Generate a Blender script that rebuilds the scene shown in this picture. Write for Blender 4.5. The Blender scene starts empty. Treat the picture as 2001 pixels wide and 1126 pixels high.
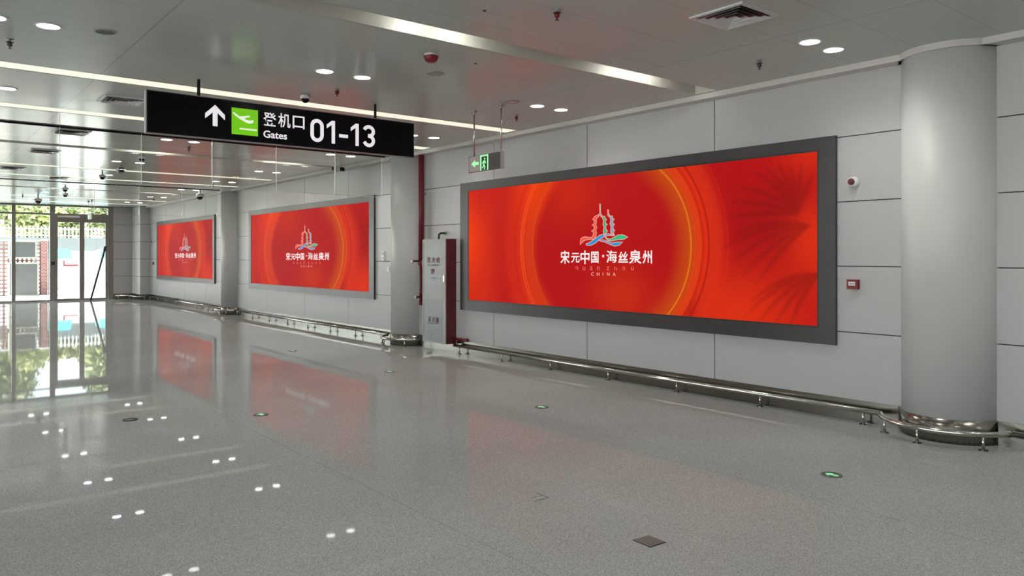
import bpy, math, random
import numpy as np
from math import pi, sin, cos, radians, sqrt
from mathutils import Vector, Matrix

random.seed(7)
SC = bpy.context.scene
COL = SC.collection

# ------------------------------------------------------------------ camera
cd = bpy.data.cameras.new('camera')
cam = bpy.data.objects.new('camera', cd)
COL.objects.link(cam)
cd.sensor_width = 36.0
cd.lens = 1490.0 / 2001.0 * 36.0
cam.location = (0, 0, 1.55)
cam.rotation_euler = (radians(90), 0, -radians(38.9))
cd.shift_y = -62.0 / 2001.0          # level camera, picture cut from below the horizon
cd.clip_end = 500
SC.camera = cam

# ------------------------------------------------------------------ world, sun, exposure
w = bpy.data.worlds.new('world')
SC.world = w
w.use_nodes = True
nt = w.node_tree
nt.nodes.clear()
sky = nt.nodes.new('ShaderNodeTexSky')
sky.sky_type = 'NISHITA'
sky.sun_disc = False
sky.sun_elevation = radians(58)
sky.sun_rotation = radians(-70)
bg = nt.nodes.new('ShaderNodeBackground')
bg.inputs['Strength'].default_value = 1.05
wo = nt.nodes.new('ShaderNodeOutputWorld')
pale = nt.nodes.new('ShaderNodeHueSaturation')
pale.inputs['Saturation'].default_value = 0.55
nt.links.new(sky.outputs[0], pale.inputs['Color'])
nt.links.new(pale.outputs[0], bg.inputs[0])
nt.links.new(bg.outputs[0], wo.inputs[0])

sl = bpy.data.lights.new('sun', 'SUN')
sl.energy = 40.0
sl.angle = radians(0.6)
sl.color = (1.0, 0.965, 0.92)
sun = bpy.data.objects.new('sun', sl)
COL.objects.link(sun)
sun.rotation_euler = Vector((0.50, -0.10, -0.86)).to_track_quat('-Z', 'Y').to_euler()

SC.view_settings.view_transform = 'Standard'
SC.view_settings.look = 'None'
SC.view_settings.gamma = 1.0
SC.view_settings.use_curve_mapping = False
SC.view_settings.exposure = 0.38

LAMP_W = 2.9          # each ceiling downlight
SLOT_E = 0.69          # cream diffusers of the ceiling slots
BULB_E = 40.0
SCREEN_E = 0.68

# window portal: tells the renderer where daylight comes in
pl = bpy.data.lights.new('window_portal', 'AREA')
pl.shape = 'RECTANGLE'
pl.size = 15.0
pl.size_y = 3.3
pl.cycles.is_portal = True
po = bpy.data.objects.new('window_portal', pl)
COL.objects.link(po)
po.location = (-1.45, 30.55, 1.66)
po.rotation_euler = (radians(-90), 0, 0)
pl2 = pl.copy()
pl2.size = 19.2
po2 = bpy.data.objects.new('window_portal_side', pl2)
COL.objects.link(po2)
po2.location = (-9.15, 1.6, 1.66)
po2.rotation_euler = (radians(90), 0, radians(-90))

# ------------------------------------------------------------------ materials
def sr(r, g, b):
    f = lambda c: (c / 255 / 12.92) if c / 255 <= 0.04045 else ((c / 255 + 0.055) / 1.055) ** 2.4
    return (f(r), f(g), f(b), 1.0)

def mat(name, col, rough=0.5, metal=0.0, ior=1.45, emit=None, estr=1.0, noise=None):
    m = bpy.data.materials.new(name)
    m.use_nodes = True
    t = m.node_tree
    b = t.nodes['Principled BSDF']
    if len(col) == 3:
        col = (*col, 1)
    b.inputs['Base Color'].default_value = col
    b.inputs['Roughness'].default_value = rough
    b.inputs['Metallic'].default_value = metal
    b.inputs['IOR'].default_value = ior
    if emit:
        b.inputs['Emission Color'].default_value = emit if len(emit) == 4 else (*emit, 1)
        b.inputs['Emission Strength'].default_value = estr
    if noise:
        sc_, amt = noise
        tc = t.nodes.new('ShaderNodeTexCoord')
        n = t.nodes.new('ShaderNodeTexNoise')
        n.inputs['Scale'].default_value = sc_
        n.inputs['Detail'].default_value = 4
        mx = t.nodes.new('ShaderNodeMix')
        mx.data_type = 'RGBA'
        mx.inputs['A'].default_value = tuple(c * (1 - amt) for c in col[:3]) + (1,)
        mx.inputs['B'].default_value = tuple(min(1, c * (1 + amt)) for c in col[:3]) + (1,)
        t.links.new(tc.outputs['Object'], n.inputs['Vector'])
        t.links.new(n.outputs['Fac'], mx.inputs['Factor'])
        t.links.new(mx.outputs['Result'], b.inputs['Base Color'])
    return m

M = {}
M['wall'] = mat('wall_panel', (0.47, 0.47, 0.467), 0.38, noise=(1.2, 0.02))
M['wallback'] = mat('wall_gap', (0.05, 0.05, 0.05), 0.7)
M['column'] = mat('column_paint', (0.63, 0.63, 0.615), 0.42, noise=(1.5, 0.02))
M['trim'] = mat('cornice_paint', (0.62, 0.60, 0.57), 0.5)
M['steel'] = mat('brushed_steel', (0.27, 0.257, 0.225), 0.2, 1.0, noise=(6, 0.08))
M['steelrail'] = mat('polished_steel', (0.52, 0.50, 0.45), 0.16, 1.0)
M['frame'] = mat('screen_frame', (0.072, 0.069, 0.07), 0.36, 0.4, noise=(3, 0.15))
M['frameedge'] = mat('screen_edge', (0.03, 0.03, 0.03), 0.4)
M['black'] = mat('sign_black', (0.006, 0.006, 0.008), 0.25)
M['black'].node_tree.nodes['Principled BSDF'].inputs['Specular IOR Level'].default_value = 0.12
M['blackmetal'] = mat('black_metal', (0.012, 0.012, 0.012), 0.4)
M['darkgrey'] = mat('dark_grey', (0.05, 0.05, 0.052), 0.45)
M['grey'] = mat('grey_metal', (0.33, 0.33, 0.33), 0.4, 0.3)
M['alu'] = mat('aluminium_frame', (0.25, 0.24, 0.225), 0.45, 0.2)
M['white'] = mat('white_plastic', (0.75, 0.75, 0.73), 0.35)
M['signwhite'] = mat('sign_white', (0.8, 0.8, 0.8), 0.4, emit=(0.86, 0.82, 0.90), estr=0.5)
M['signgreen'] = mat('sign_green', sr(108, 190, 5), 0.4, emit=sr(108, 190, 5), estr=0.55)
M['planewhite'] = mat('sign_pale', (0.8, 0.85, 0.75), 0.4, emit=(0.84, 0.9, 0.76), estr=0.5)
M['red'] = mat('fire_red', (0.12, 0.02, 0.026), 0.4)
M['pipered'] = mat('pipe_red', (0.17, 0.014, 0.026), 0.35)
M['redbright'] = mat('fire_red_bright', (0.20, 0.010, 0.02), 0.35)
M['redink'] = mat('red_ink', (0.13, 0.012, 0.035), 0.6)
M['greyink'] = mat('grey_ink', (0.22, 0.2, 0.2), 0.6)
M['cabface'] = mat('cabinet_glass', (0.21, 0.22, 0.232), 0.28, noise=(2.5, 0.06))
M['cabframe'] = mat('cabinet_frame', (0.34, 0.335, 0.32), 0.4, 0.1)
M['lens'] = mat('lamp_lens', (0.9, 0.9, 0.9), 0.5, emit=(1.0, 0.99, 0.96), estr=22.0)
M['lampring'] = mat('lamp_ring', (0.7, 0.7, 0.7), 0.4)
M['slot'] = mat('slot_diffuser', (0.7, 0.7, 0.6), 0.5, emit=sr(243, 242, 221), estr=SLOT_E)
M['slotpaint'] = mat('slot_paint', (0.52, 0.515, 0.45), 0.45)
M['bulb'] = mat('slot_bulb', (0.9, 0.9, 0.9), 0.5, emit=(1, 0.99, 0.95), estr=BULB_E)
M['track'] = mat('barrier_track', (0.055, 0.055, 0.055), 0.35, 0.5)
M['exitgreen'] = mat('exit_green', (0.25, 0.6, 0.3), 0.5, emit=(0.30, 0.86, 0.38), estr=0.66)
M['exitdark'] = mat('exit_dark', (0.02, 0.05, 0.03), 0.5)
M['exitplate'] = mat('exit_plate', (0.11, 0.095, 0.095), 0.3, 0.5)
M['exitpale'] = mat('exit_pale', (0.45, 0.40, 0.39), 0.3)
M['glassedge'] = mat('glass_edge', (0.70, 0.76, 0.72), 0.3)
M['floorsteel'] = mat('floor_box_steel', (0.13, 0.13, 0.12), 0.5, 0.0, noise=(40, 0.2))
M['hatchjoint'] = mat('hatch_joint', (0.02, 0.02, 0.02), 0.6)
M['guidegreen'] = mat('guide_green', (0.02, 0.11, 0.05), 0.3)
M['guidepale'] = mat('guide_pale', (0.35, 0.75, 0.45), 0.4, emit=(0.3, 0.8, 0.42), estr=0.35)
M['concrete'] = mat('sunny_concrete', (0.62, 0.61, 0.58), 0.8, noise=(0.6, 0.06))
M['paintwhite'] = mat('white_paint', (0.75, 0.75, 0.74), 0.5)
M['teal'] = mat('teal_paint', (0.10, 0.52, 0.55), 0.35)
M['tyre'] = mat('tyre', (0.02, 0.02, 0.02), 0.8)
M['bark'] = mat('bark', (0.12, 0.085, 0.06), 0.9, noise=(5, 0.3))
M['leaf1'] = mat('leaf_light', (0.35, 0.39, 0.17), 0.6, noise=(1.4, 0.35))
M['leaf2'] = mat('leaf_mid', (0.25, 0.30, 0.14), 0.6, noise=(1.4, 0.35))
M['block'] = mat('breeze_block', (0.20, 0.115, 0.10), 0.8, noise=(3, 0.15))
M['unitgrey'] = mat('unit_panel', (0.045, 0.05, 0.048), 0.5, noise=(1.5, 0.12))
M['unitside'] = mat('unit_side', (0.20, 0.21, 0.17), 0.5)  # border tone; the sunlit side's lightness is put into this colour too
M['polegrey'] = mat('pole_paint', (0.055, 0.04, 0.045), 0.4)

def nodes(m):
    t = m.node_tree
    return t, t.nodes['Principled BSDF']

def math_node(t, op, a, b=None, c=None):
    n = t.nodes.new('ShaderNodeMath')
    n.operation = op
    for i, v in enumerate((a, b, c)):
        if v is None:
            continue
        if isinstance(v, (int, float)):
            n.inputs[i].default_value = v
        else:
            t.links.new(v, n.inputs[i])
    return n.outputs[0]

def line_mask(t, coord, origin, period, width):
    """1 on thin joint lines every `period` along coord"""
    a = math_node(t, 'SUBTRACT', coord, origin - period * 1000)
    a = math_node(t, 'MODULO', a, period)
    a = math_node(t, 'SUBTRACT', a, period / 2)
    a = math_node(t, 'ABSOLUTE', a)
    return math_node(t, 'GREATER_THAN', a, period / 2 - width / 2)

# polished granite floor
def make_floor_mat():
    m = mat('granite_floor', (0.3, 0.3, 0.3), 0.03, ior=1.078)
    t, b = nodes(m)
    tc = t.nodes.new('ShaderNodeTexCoord')
    sp = t.nodes.new('ShaderNodeSeparateXYZ')
    t.links.new(tc.outputs['Object'], sp.inputs[0])
    n1 = t.nodes.new('ShaderNodeTexNoise')
    n1.inputs['Scale'].default_value = 150
    n1.inputs['Detail'].default_value = 3
    n1.inputs['Roughness'].default_value = 0.7
    n2 = t.nodes.new('ShaderNodeTexNoise')
    n2.inputs['Scale'].default_value = 0.8
    n2.inputs['Detail'].default_value = 3
    v = t.nodes.new('ShaderNodeTexVoronoi')
    v.inputs['Scale'].default_value = 130
    for n in (n1, n2, v):
        t.links.new(tc.outputs['Object'], n.inputs['Vector'])
    r = t.nodes.new('ShaderNodeValToRGB')
    r.color_ramp.elements[0].position = 0.33
    r.color_ramp.elements[0].color = (0.225, 0.23, 0.224, 1)
    r.color_ramp.elements[1].position = 0.66
    r.color_ramp.elements[1].color = (0.485, 0.496, 0.478, 1)
    e = r.color_ramp.elements.new(0.5)
    e.color = (0.348, 0.357, 0.344, 1)
    s = math_node(t, 'MULTIPLY', v.outputs['Color'], 0.22)
    f = math_node(t, 'ADD', n1.outputs['Fac'], s)
    f = math_node(t, 'SUBTRACT', f, 0.11)
    t.links.new(f, r.inputs[0])
    big = math_node(t, 'MULTIPLY_ADD', n2.outputs['Fac'], 0.25, 0.875)
    jx = line_mask(t, sp.outputs['X'], 2.46, 2.12, 0.007)
    jy = line_mask(t, sp.outputs['Y'], 0.4, 1.05, 0.003)
    jx = math_node(t, 'MULTIPLY', jx, 0.24)
    jy = math_node(t, 'MULTIPLY', jy, 0.10)
    j = math_node(t, 'MAXIMUM', jx, jy)
    j = math_node(t, 'SUBTRACT', 1.0, j)
    k = math_node(t, 'MULTIPLY', big, j)
    mx = t.nodes.new('ShaderNodeMix')
    mx.data_type = 'RGBA'
    mx.blend_type = 'MULTIPLY'
    mx.inputs['Factor'].default_value = 1
    t.links.new(r.outputs[0], mx.inputs['A'])
    t.links.new(k, mx.inputs['B'])
    t.links.new(mx.outputs['Result'], b.inputs['Base Color'])
    rg = math_node(t, 'MULTIPLY_ADD', n2.outputs['Fac'], 0.03, 0.012)
    t.links.new(rg, b.inputs['Roughness'])
    return m
M['floor'] = make_floor_mat()

# satin metal ceiling boards
def make_ceiling_mat():
    m = mat('ceiling_board', (0.34, 0.34, 0.33), 0.18, ior=1.14)
    t, b = nodes(m)
    tc = t.nodes.new('ShaderNodeTexCoord')
    sp = t.nodes.new('ShaderNodeSeparateXYZ')
    t.links.new(tc.outputs['Object'], sp.inputs[0])
    jy = line_mask(t, sp.outputs['Y'], 6.48, 0.6, 0.008)
    jx = line_mask(t, sp.outputs['X'], 1.55, 4.02, 0.014)
    jy = math_node(t, 'MULTIPLY', jy, 0.25)
    jx = math_node(t, 'MULTIPLY', jx, 0.28)
    j = math_node(t, 'MAXIMUM', jx, jy)
    mx = t.nodes.new('ShaderNodeMix')
    mx.data_type = 'RGBA'
    mx.inputs['A'].default_value = (0.53, 0.58, 0.54, 1)
    mx.inputs['B'].default_value = (0.06, 0.06, 0.06, 1)
    t.links.new(j, mx.inputs['Factor'])
    t.links.new(mx.outputs['Result'], b.inputs['Base Color'])
    n = t.nodes.new('ShaderNodeTexNoise')
    n.inputs['Scale'].default_value = 1.3
    mp = t.nodes.new('ShaderNodeMapping')
    mp.inputs['Scale'].default_value = (0.4, 1.7, 1)
    t.links.new(tc.outputs['Object'], mp.inputs[0])
    t.links.new(mp.outputs[0], n.inputs['Vector'])
    bp = t.nodes.new('ShaderNodeBump')
    bp.inputs['Strength'].default_value = 0.05
    bp.inputs['Distance'].default_value = 0.05
    t.links.new(n.outputs['Fac'], bp.inputs['Height'])
    t.links.new(bp.outputs[0], b.inputs['Normal'])
    return m
M['ceiling'] = make_ceiling_mat()

def make_glass(name, tint=(0.93, 0.96, 0.94), refl=1.0):
    m = bpy.data.materials.new(name)
    m.use_nodes = True
    t = m.node_tree
    t.nodes.clear()
    tr = t.nodes.new('ShaderNodeBsdfTransparent')
    tr.inputs[0].default_value = (*tint, 1)
    gl = t.nodes.new('ShaderNodeBsdfGlossy')
    gl.inputs['Roughness'].default_value = 0.02
    fr = t.nodes.new('ShaderNodeFresnel')
    fr.inputs[0].default_value = 1.35
    mx = t.nodes.new('ShaderNodeMixShader')
    o = t.nodes.new('ShaderNodeOutputMaterial')
    f = math_node(t, 'MULTIPLY', fr.outputs[0], refl)
    t.links.new(f, mx.inputs[0])
    t.links.new(tr.outputs[0], mx.inputs[1])
    t.links.new(gl.outputs[0], mx.inputs[2])
    t.links.new(mx.outputs[0], o.inputs[0])
    return m
M['glass'] = make_glass('barrier_glass', (0.95, 0.97, 0.955), 0.8)
M['tinted'] = make_glass('tinted_glass', (0.74, 0.74, 0.75), 0.8)
M['winglass'] = make_glass('window_glass', (0.92, 0.93, 0.91), 0.8)

def make_brick():
    m = mat('red_brick', (0.3, 0.1, 0.07), 0.8)
    t, b = nodes(m)
    tc = t.nodes.new('ShaderNodeTexCoord')
    mp = t.nodes.new('ShaderNodeMapping')
    mp.inputs['Rotation'].default_value = (radians(90), 0, 0)
    br = t.nodes.new('ShaderNodeTexBrick')
    br.inputs['Color1'].default_value = (0.17, 0.06, 0.05, 1)
    br.inputs['Color2'].default_value = (0.22, 0.09, 0.075, 1)
    br.inputs['Mortar'].default_value = (0.36, 0.31, 0.29, 1)
    br.inputs['Scale'].default_value = 4.2
    br.inputs['Mortar Size'].default_value = 0.025
    t.links.new(tc.outputs['Object'], mp.inputs[0])
    t.links.new(mp.outputs[0], br.inputs['Vector'])
    t.links.new(br.outputs['Color'], b.inputs['Base Color'])
    return m
M['brick'] = make_brick()

def make_art():
    m = bpy.data.materials.new('screen_art')
    m.use_nodes = True
    t, b = nodes(m)
    a = t.nodes.new('ShaderNodeAttribute')
    a.attribute_name = 'art'
    b.inputs['Base Color'].default_value = (0.02, 0.005, 0.004, 1)
    b.inputs['Roughness'].default_value = 0.6
    b.inputs['Specular IOR Level'].default_value = 0.05
    t.links.new(a.outputs['Color'], b.inputs['Emission Color'])
    b.inputs['Emission Strength'].default_value = SCREEN_E
    return m
M['art'] = make_art()

def ink(name, rgb, s=0.72):
    c = sr(*rgb)
    return mat(name, tuple(x * 0.1 for x in c[:3]), 0.6, ior=1.2, emit=c, estr=s)
M['inkwhite'] = ink('art_white', (252, 238, 236))
M['inkpink'] = ink('art_pink', (226, 120, 112))
M['inkpale'] = ink('art_pale', (232, 160, 150))
M['inkorange'] = ink('art_orange', (238, 88, 66))
M['inkgreen'] = ink('art_green', (66, 178, 132))
M['inkgreen2'] = ink('art_jade', (40, 190, 132))
M['inkgrey'] = ink('art_blue_grey', (130, 160, 190))
M['inkblue'] = ink('art_blue', (38, 150, 212))
M['inkred'] = ink('art_deep_red', (186, 12, 16))

# ------------------------------------------------------------------ mesh helpers
class MB:
    def __init__(s):
        s.v = []
        s.f = []
    def add(s, vs, fs):
        o = len(s.v)
        s.v += [tuple(p) for p in vs]
        s.f += [tuple(i + o for i in f) for f in fs]
        return s
    def box(s, x0, x1, y0, y1, z0, z1):
        return s.add([(x0, y0, z0), (x1, y0, z0), (x1, y1, z0), (x0, y1, z0), (x0, y0, z1), (x1, y0, z1), (x1, y1, z1), (x0, y1, z1)],
                     [(0, 3, 2, 1), (4, 5, 6, 7), (0, 1, 5, 4), (1, 2, 6, 5), (2, 3, 7, 6), (3, 0, 4, 7)])
    def lathe(s, prof, c=(0, 0, 0), axis='Z', n=24):
        """prof: list of (r, h); capped at both ends"""
        vs, fs = [], []
        for r, h in prof:
            for k in range(n):
                a = 2 * pi * k / n
                p = (r * cos(a), r * sin(a), h)
                if axis == 'Y':
                    p = (p[0], p[2], -p[1])
                elif axis == 'X':
                    p = (p[2], p[0], p[1])
                vs.append((p[0] + c[0], p[1] + c[1], p[2] + c[2]))
        for i in range(len(prof) - 1):
            for k in range(n):
                k2 = (k + 1) % n
                fs.append((i * n + k, i * n + k2, (i + 1) * n + k2, (i + 1) * n + k))
        fs.append(tuple(reversed(range(n))))
        L = len(prof) - 1
        fs.append(tuple(L * n + k for k in range(n)))
        return s.add(vs, fs)
    def cyl(s, r, h0, h1, c=(0, 0, 0), axis='Z', n=24):
        return s.lathe([(r, h0), (r, h1)], c, axis, n)
    def ring(s, r0, r1, z0, z1, c=(0, 0, 0), n=32):
        vs, fs = [], []
        for r, z in ((r0, z0), (r1, z0), (r1, z1), (r0, z1)):
            for k in range(n):
                a = 2 * pi * k / n
                vs.append((c[0] + r * cos(a), c[1] + r * sin(a), c[2] + z))
        for i in range(4):
            j = (i + 1) % 4
            for k in range(n):
                k2 = (k + 1) % n
                fs.append((i * n + k, i * n + k2, j * n + k2, j * n + k))
        return s.add(vs, fs)
    def tube(s, pts, r, n=12):
        pts = [Vector(p) for p in pts]
        vs, fs = [], []
        up = Vector((0, 0, 1))
        for i, p in enumerate(pts):
            d = (pts[min(i + 1, len(pts) - 1)] - pts[max(i - 1, 0)]).normalized()
            a = d.cross(up)
            if a.length < 1e-4:
                a = d.cross(Vector((1, 0, 0)))
            a.normalize()
            b = a.cross(d).normalized()
            for k in range(n):
                t = 2 * pi * k / n
                vs.append(p + (a * cos(t) + b * sin(t)) * r)
        for i in range(len(pts) - 1):
            for k in range(n):
                k2 = (k + 1) % n
                fs.append((i * n + k, i * n + k2, (i + 1) * n + k2, (i + 1) * n + k))
        fs.append(tuple(reversed(range(n))))
        L = len(pts) - 1
        fs.append(tuple(L * n + k for k in range(n)))
        return s.add(vs, fs)
    def plate(s, poly, y0, y1):
        """polygon given in (x,z), extruded from y0 (front) to y1"""
        n = len(poly)
        area = sum(poly[i][0] * poly[(i + 1) % n][1] - poly[(i + 1) % n][0] * poly[i][1] for i in range(n))
        if area < 0:
            poly = poly[::-1]
        vs = [(x, y0, z) for x, z in poly] + [(x, y1, z) for x, z in poly]
        fs = [tuple(range(n)), tuple(reversed(range(n, 2 * n)))]
        fs += [(i, i + n, (i + 1) % n + n, (i + 1) % n) for i in range(n)]
        return s.add(vs, fs)
    def stroke(s, pts, wd, y0, y1, closed=False, cap=True):
        """flat ribbon along (x,z) points"""
        P = [Vector((a, b)) for a, b in pts]
        n = len(P)
        L, R = [], []
        for i in range(n):
            if closed:
                d0, d1 = P[i] - P[i - 1], P[(i + 1) % n] - P[i]
            else:
                d0 = P[i] - P[i - 1] if i else P[1] - P[0]
                d1 = P[i + 1] - P[i] if i < n - 1 else P[-1] - P[-2]
            d0, d1 = d0.normalized(), d1.normalized()
            t = d0 + d1
            if t.length < 1e-5:
                t = d1
            t.normalize()
            nn = Vector((-t.y, t.x))
            c = max(0.5, nn.dot(Vector((-d1.y, d1.x))))
            L.append(P[i] + nn * wd / 2 / c)
            R.append(P[i] - nn * wd / 2 / c)
        m = n if closed else n - 1
        vs = []
        for y in (y0, y1):
            vs += [(p.x, y, p.y) for p in L] + [(p.x, y, p.y) for p in R]
        fs = []
        for i in range(m):
            j = (i + 1) % n
            fs.append((i, n + i, n + j, j))
            fs.append((i, j, 2 * n + j, 2 * n + i))
            fs.append((n + i, 3 * n + i, 3 * n + j, n + j))
        return s.add(vs, fs)
    def build(s, name, m, parent=None, smooth=False, loc=None, rz=None):
        me = bpy.data.meshes.new(name)
        me.from_pydata(s.v, [], s.f)
        me.update()
        if smooth:
            for p in me.polygons:
                p.use_smooth = len(p.vertices) <= 4
        if m is not None:
            me.materials.append(m)
        o = bpy.data.objects.new(name, me)
        COL.objects.link(o)
        if parent is not None:
            o.parent = parent
        if loc is not None:
            o.location = loc
        if rz is not None:
            o.rotation_euler = (0, 0, rz)
        return o

def tag(o, label=None, cat=None, group=None, kind=None):
    if label:
        o['label'] = label
    if cat:
        o['category'] = cat
    if group:
        o['group'] = group
    if kind:
        o['kind'] = kind
    return o

def thing(name, label, cat, loc=(0, 0, 0), rz=0, group=None):
    o = bpy.data.objects.new(name, None)
    COL.objects.link(o)
    o.location = loc
    o.rotation_euler = (0, 0, rz)
    o.empty_display_size = 0.1
    return tag(o, label, cat, group)

def struct(o, label=None):
    o['kind'] = 'structure'
    if label:
        o['label'] = label
    return o

def copy_tree(o, parent=None):
    c = o.copy()
    COL.objects.link(c)
    if parent is not None:
        c.parent = parent
    for ch in list(o.children):
        copy_tree(ch, c)
    return c

RW = -pi / 2           # faces the room from the right wall: local x runs along the wall to the right, local y into the wall

_gl = {}
def glyphs(body, bold=0.0):
    key = (body, bold)
    if key not in _gl:
        c = bpy.data.curves.new('lettering', 'FONT')
        c.body = body
        c.offset = bold
        c.resolution_u = 4
        o = bpy.data.objects.new('lettering', c)
        COL.objects.link(o)
        bpy.context.view_layer.update()
        dg = bpy.context.evaluated_depsgraph_get()
        me = bpy.data.meshes.new_from_object(o.evaluated_get(dg))
        vs = [(v.co.x, v.co.y) for v in me.vertices]
        fs = [tuple(p.vertices) for p in me.polygons]
        bpy.data.objects.remove(o)
        bpy.data.curves.remove(c)
        bpy.data.meshes.remove(me)
        _gl[key] = (vs, fs)
    return _gl[key]

def text(mb, body, x0, x1, z0, z1, y, bold=0.0):
    """flat lettering fitted into a box, facing local -y"""
    vs, fs = glyphs(body, bold)
    ax = min(v[0] for v in vs); bx = max(v[0] for v in vs)
    az = min(v[1] for v in vs); bz = max(v[1] for v in vs)
    mb.add([(x0 + (a - ax) / (bx - ax) * (x1 - x0), y, z0 + (b - az) / (bz - az) * (z1 - z0)) for a, b in vs], fs)

# ------------------------------------------------------------------ dimensions
XW = 7.03
H = 3.33
YE = 30.4
XL, YB = -9.0, -8.0
COLS = [2.755, 11.65, 20.70]

# ------------------------------------------------------------------ setting
mb = MB()
mb.box(XL, XW + 0.1, YB, YE, -0.2, 0)
struct(mb.build('floor', M['floor']), 'polished grey speckled granite floor')

slotA = [-3.98, 4.97, 13.92, 22.87]
slotB = [-0.63, 8.33, 17.28, 26.23]
slotC = [1.60, 10.56, 19.51, 28.46]
SW = 0.30
tracks = [11.87, 20.82]
TW = 0.26
cuts = sorted([(y, y + SW) for y in slotA + slotB + slotC] + [(y, y + TW) for y in tracks])
SX0, SX1 = -8.6, 6.84
mb = MB()
y = YB
for a, b in cuts:
    mb.box(XL, XW + 0.1, y, a, H, H + 0.16)
    mb.box(XL, SX0, a, b, H, H + 0.16)
    mb.box(SX1, XW + 0.1, a, b, H, H + 0.16)
    y = b
mb.box(XL, XW + 0.1, y, YE + 0.1, H, H + 0.16)
mb.box(XL, XW + 0.1, YB, YE + 0.1, H + 0.16, H + 0.3)
struct(mb.build('ceiling', M['ceiling']), 'satin grey metal board ceiling with long slots')

# right wall: flush panels with open joints
G = 0.006
mb = MB()
ysets = [[-6.0, -3.9, -1.8, 0.3, COLS[0] - 0.372], [COLS[0] + 0.372, 5.15, 7.15, 9.15, COLS[1] - 0.372],
         [COLS[1] + 0.372, 13.92, 16.03, 18.2, COLS[2] - 0.372], [COLS[2] + 0.372, 22.95, 25.08, 27.15, 29.24]]
zs = [0.0, 0.83, 1.455, 2.07, 2.69, 3.30]
for ys in ysets:
    for a, b in zip(ys[:-1], ys[1:]):
        for c, d in zip(zs[:-1], zs[1:]):
            mb.box(XW, XW + 0.03, a + G, b - G, c + G * 0.8, d - G * 0.8)
wr = struct(mb.build('wall_right', M['wall']), 'grey white wall of large flush panels behind the red screens')
mb = MB()
mb.box(XW + 0.022, XW + 0.15, YB, YE, 0, H)
struct(mb.build('backing', M['wallback'], wr))

# end wall right of the doors, with its corner pier
mb = MB()
for c, d in zip(zs[:-1], zs[1:]):
    d = d if d < 3.2 else H
    mb.box(6.07, 6.70, YE - 0.02, YE + 0.05, c + G, d - G)
    mb.box(6.70, XW + 0.02, 29.24, YE, c + G, d - G)
we = struct(mb.build('wall_end', M['wall']), 'short panelled end wall and square corner pier beside the glass doors')
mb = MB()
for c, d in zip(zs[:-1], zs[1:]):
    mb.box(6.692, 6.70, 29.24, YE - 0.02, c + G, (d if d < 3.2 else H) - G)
struct(mb.build('lit_return_face', M['paintwhite'], we), 'return face of the corner pier, window light painted in paler')  # paler sheet: window light on this side is put into the colour
mb = MB()
mb.box(6.06, 7.1, YE + 0.0, YE + 0.2, 0, H)
mb.box(6.71, XW, 29.25, YE - 0.01, 0, H)
struct(mb.build('backing', M['wallback'], we))

mb = MB(); mb.box(XL - 0.2, XL, YB, YE, 0, 0.12); mb.box(XL - 0.2, XL, YB, YE, H - 0.12, H)
for k in range(7):
    yy = YB + k * (YE - YB) / 12
    mb.box(XL - 0.2, XL, max(YB, yy - 0.12), min(YE, yy + 0.12), 0.12, H - 0.12)
struct(mb.build('wall_left', M['wall']))
mb = MB(); mb.box(XL - 0.2, XL, YB + 6 * (YE - YB) / 12, YE, 0.12, H - 0.12)
struct(mb.build('wall_light_block', M['wall']))  # unseen solid stretch, added to keep side daylight off the far bays
for k in range(6):
    ya = YB + k * (YE - YB) / 12 + 0.12; yb = YB + (k + 1) * (YE - YB) / 12 - 0.12
    mb = MB()
    for a, b in ((ya, ya + 0.05), (yb - 0.05, yb), ((ya + yb) / 2 - 0.025, (ya + yb) / 2 + 0.025)):
        mb.box(XL - 0.12, XL - 0.05, a, b, 0.12, H - 0.12)
    wi = struct(mb.build('window_%d' % (30 + k), M['alu']))
    mb = MB(); mb.box(XL - 0.09, XL - 0.082, ya, yb, 0.12, H - 0.12)
    struct(mb.build('pane', M['tinted'], wi))
mb = MB(); mb.box(XL, XW, YB - 0.2, YB, 0, H)
struct(mb.build('wall_back', M['wall']))

# cornice with collars round the columns
mb = MB()
mb.box(6.88, XW + 0.02, YB, 29.24, 3.275, H)
for cy in COLS:
    mb.lathe([(0.425, 3.275), (0.425, H)], (7.15, cy, 0), n=48)
struct(mb.build('trim_1', M['trim'], smooth=False), 'pale cornice strip between the right wall and the ceiling')

# steel baseboard on the wall
mb = MB()
segs = [(YB, COLS[0] - 0.40, 0.2), (COLS[0] + 0.40, 10.10, 0.2), (10.10, 10.90, 0.125), (10.90, COLS[1] - 0.40, 0.2),
        (COLS[1] + 0.40, COLS[2] - 0.40, 0.2), (COLS[2] + 0.40, 29.22, 0.2)]
for a, b, z in segs:
    mb.box(XW - 0.02, XW + 0.005, a, b, 0, z)
mb.box(6.68, XW, 29.22, 29.245, 0, 0.2)
mb.box(6.68, 6.705, 29.245, YE - 0.02, 0, 0.2)
mb.box(6.07, 6.69, YE - 0.045, YE - 0.02, 0, 0.2)
struct(mb.build('baseboard_right', M['steel']), 'brushed steel baseboard along the panelled right wall')

# columns
cl = ['fat round pale column at the right of the large red screen', 'round pale column behind the red fire pipe, left of the fire cabinet',
      'round pale column between the middle and the farthest red screen']
for cy, lb in zip(COLS, cl):
    t = thing('round_column', lb, 'column', (7.15, cy, 0), 0, 'round columns along the screen wall')
    m_ = MB(); m_.cyl(0.40, 0.2, 3.30, n=64)
    m_.build('shaft', M['column'], t, smooth=True)
    m_ = MB(); m_.cyl(0.412, 0, 0.2, n=64)
    tag(m_.build('skirting', M['steel'], t, smooth=True), 'polished steel skirting')

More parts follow.
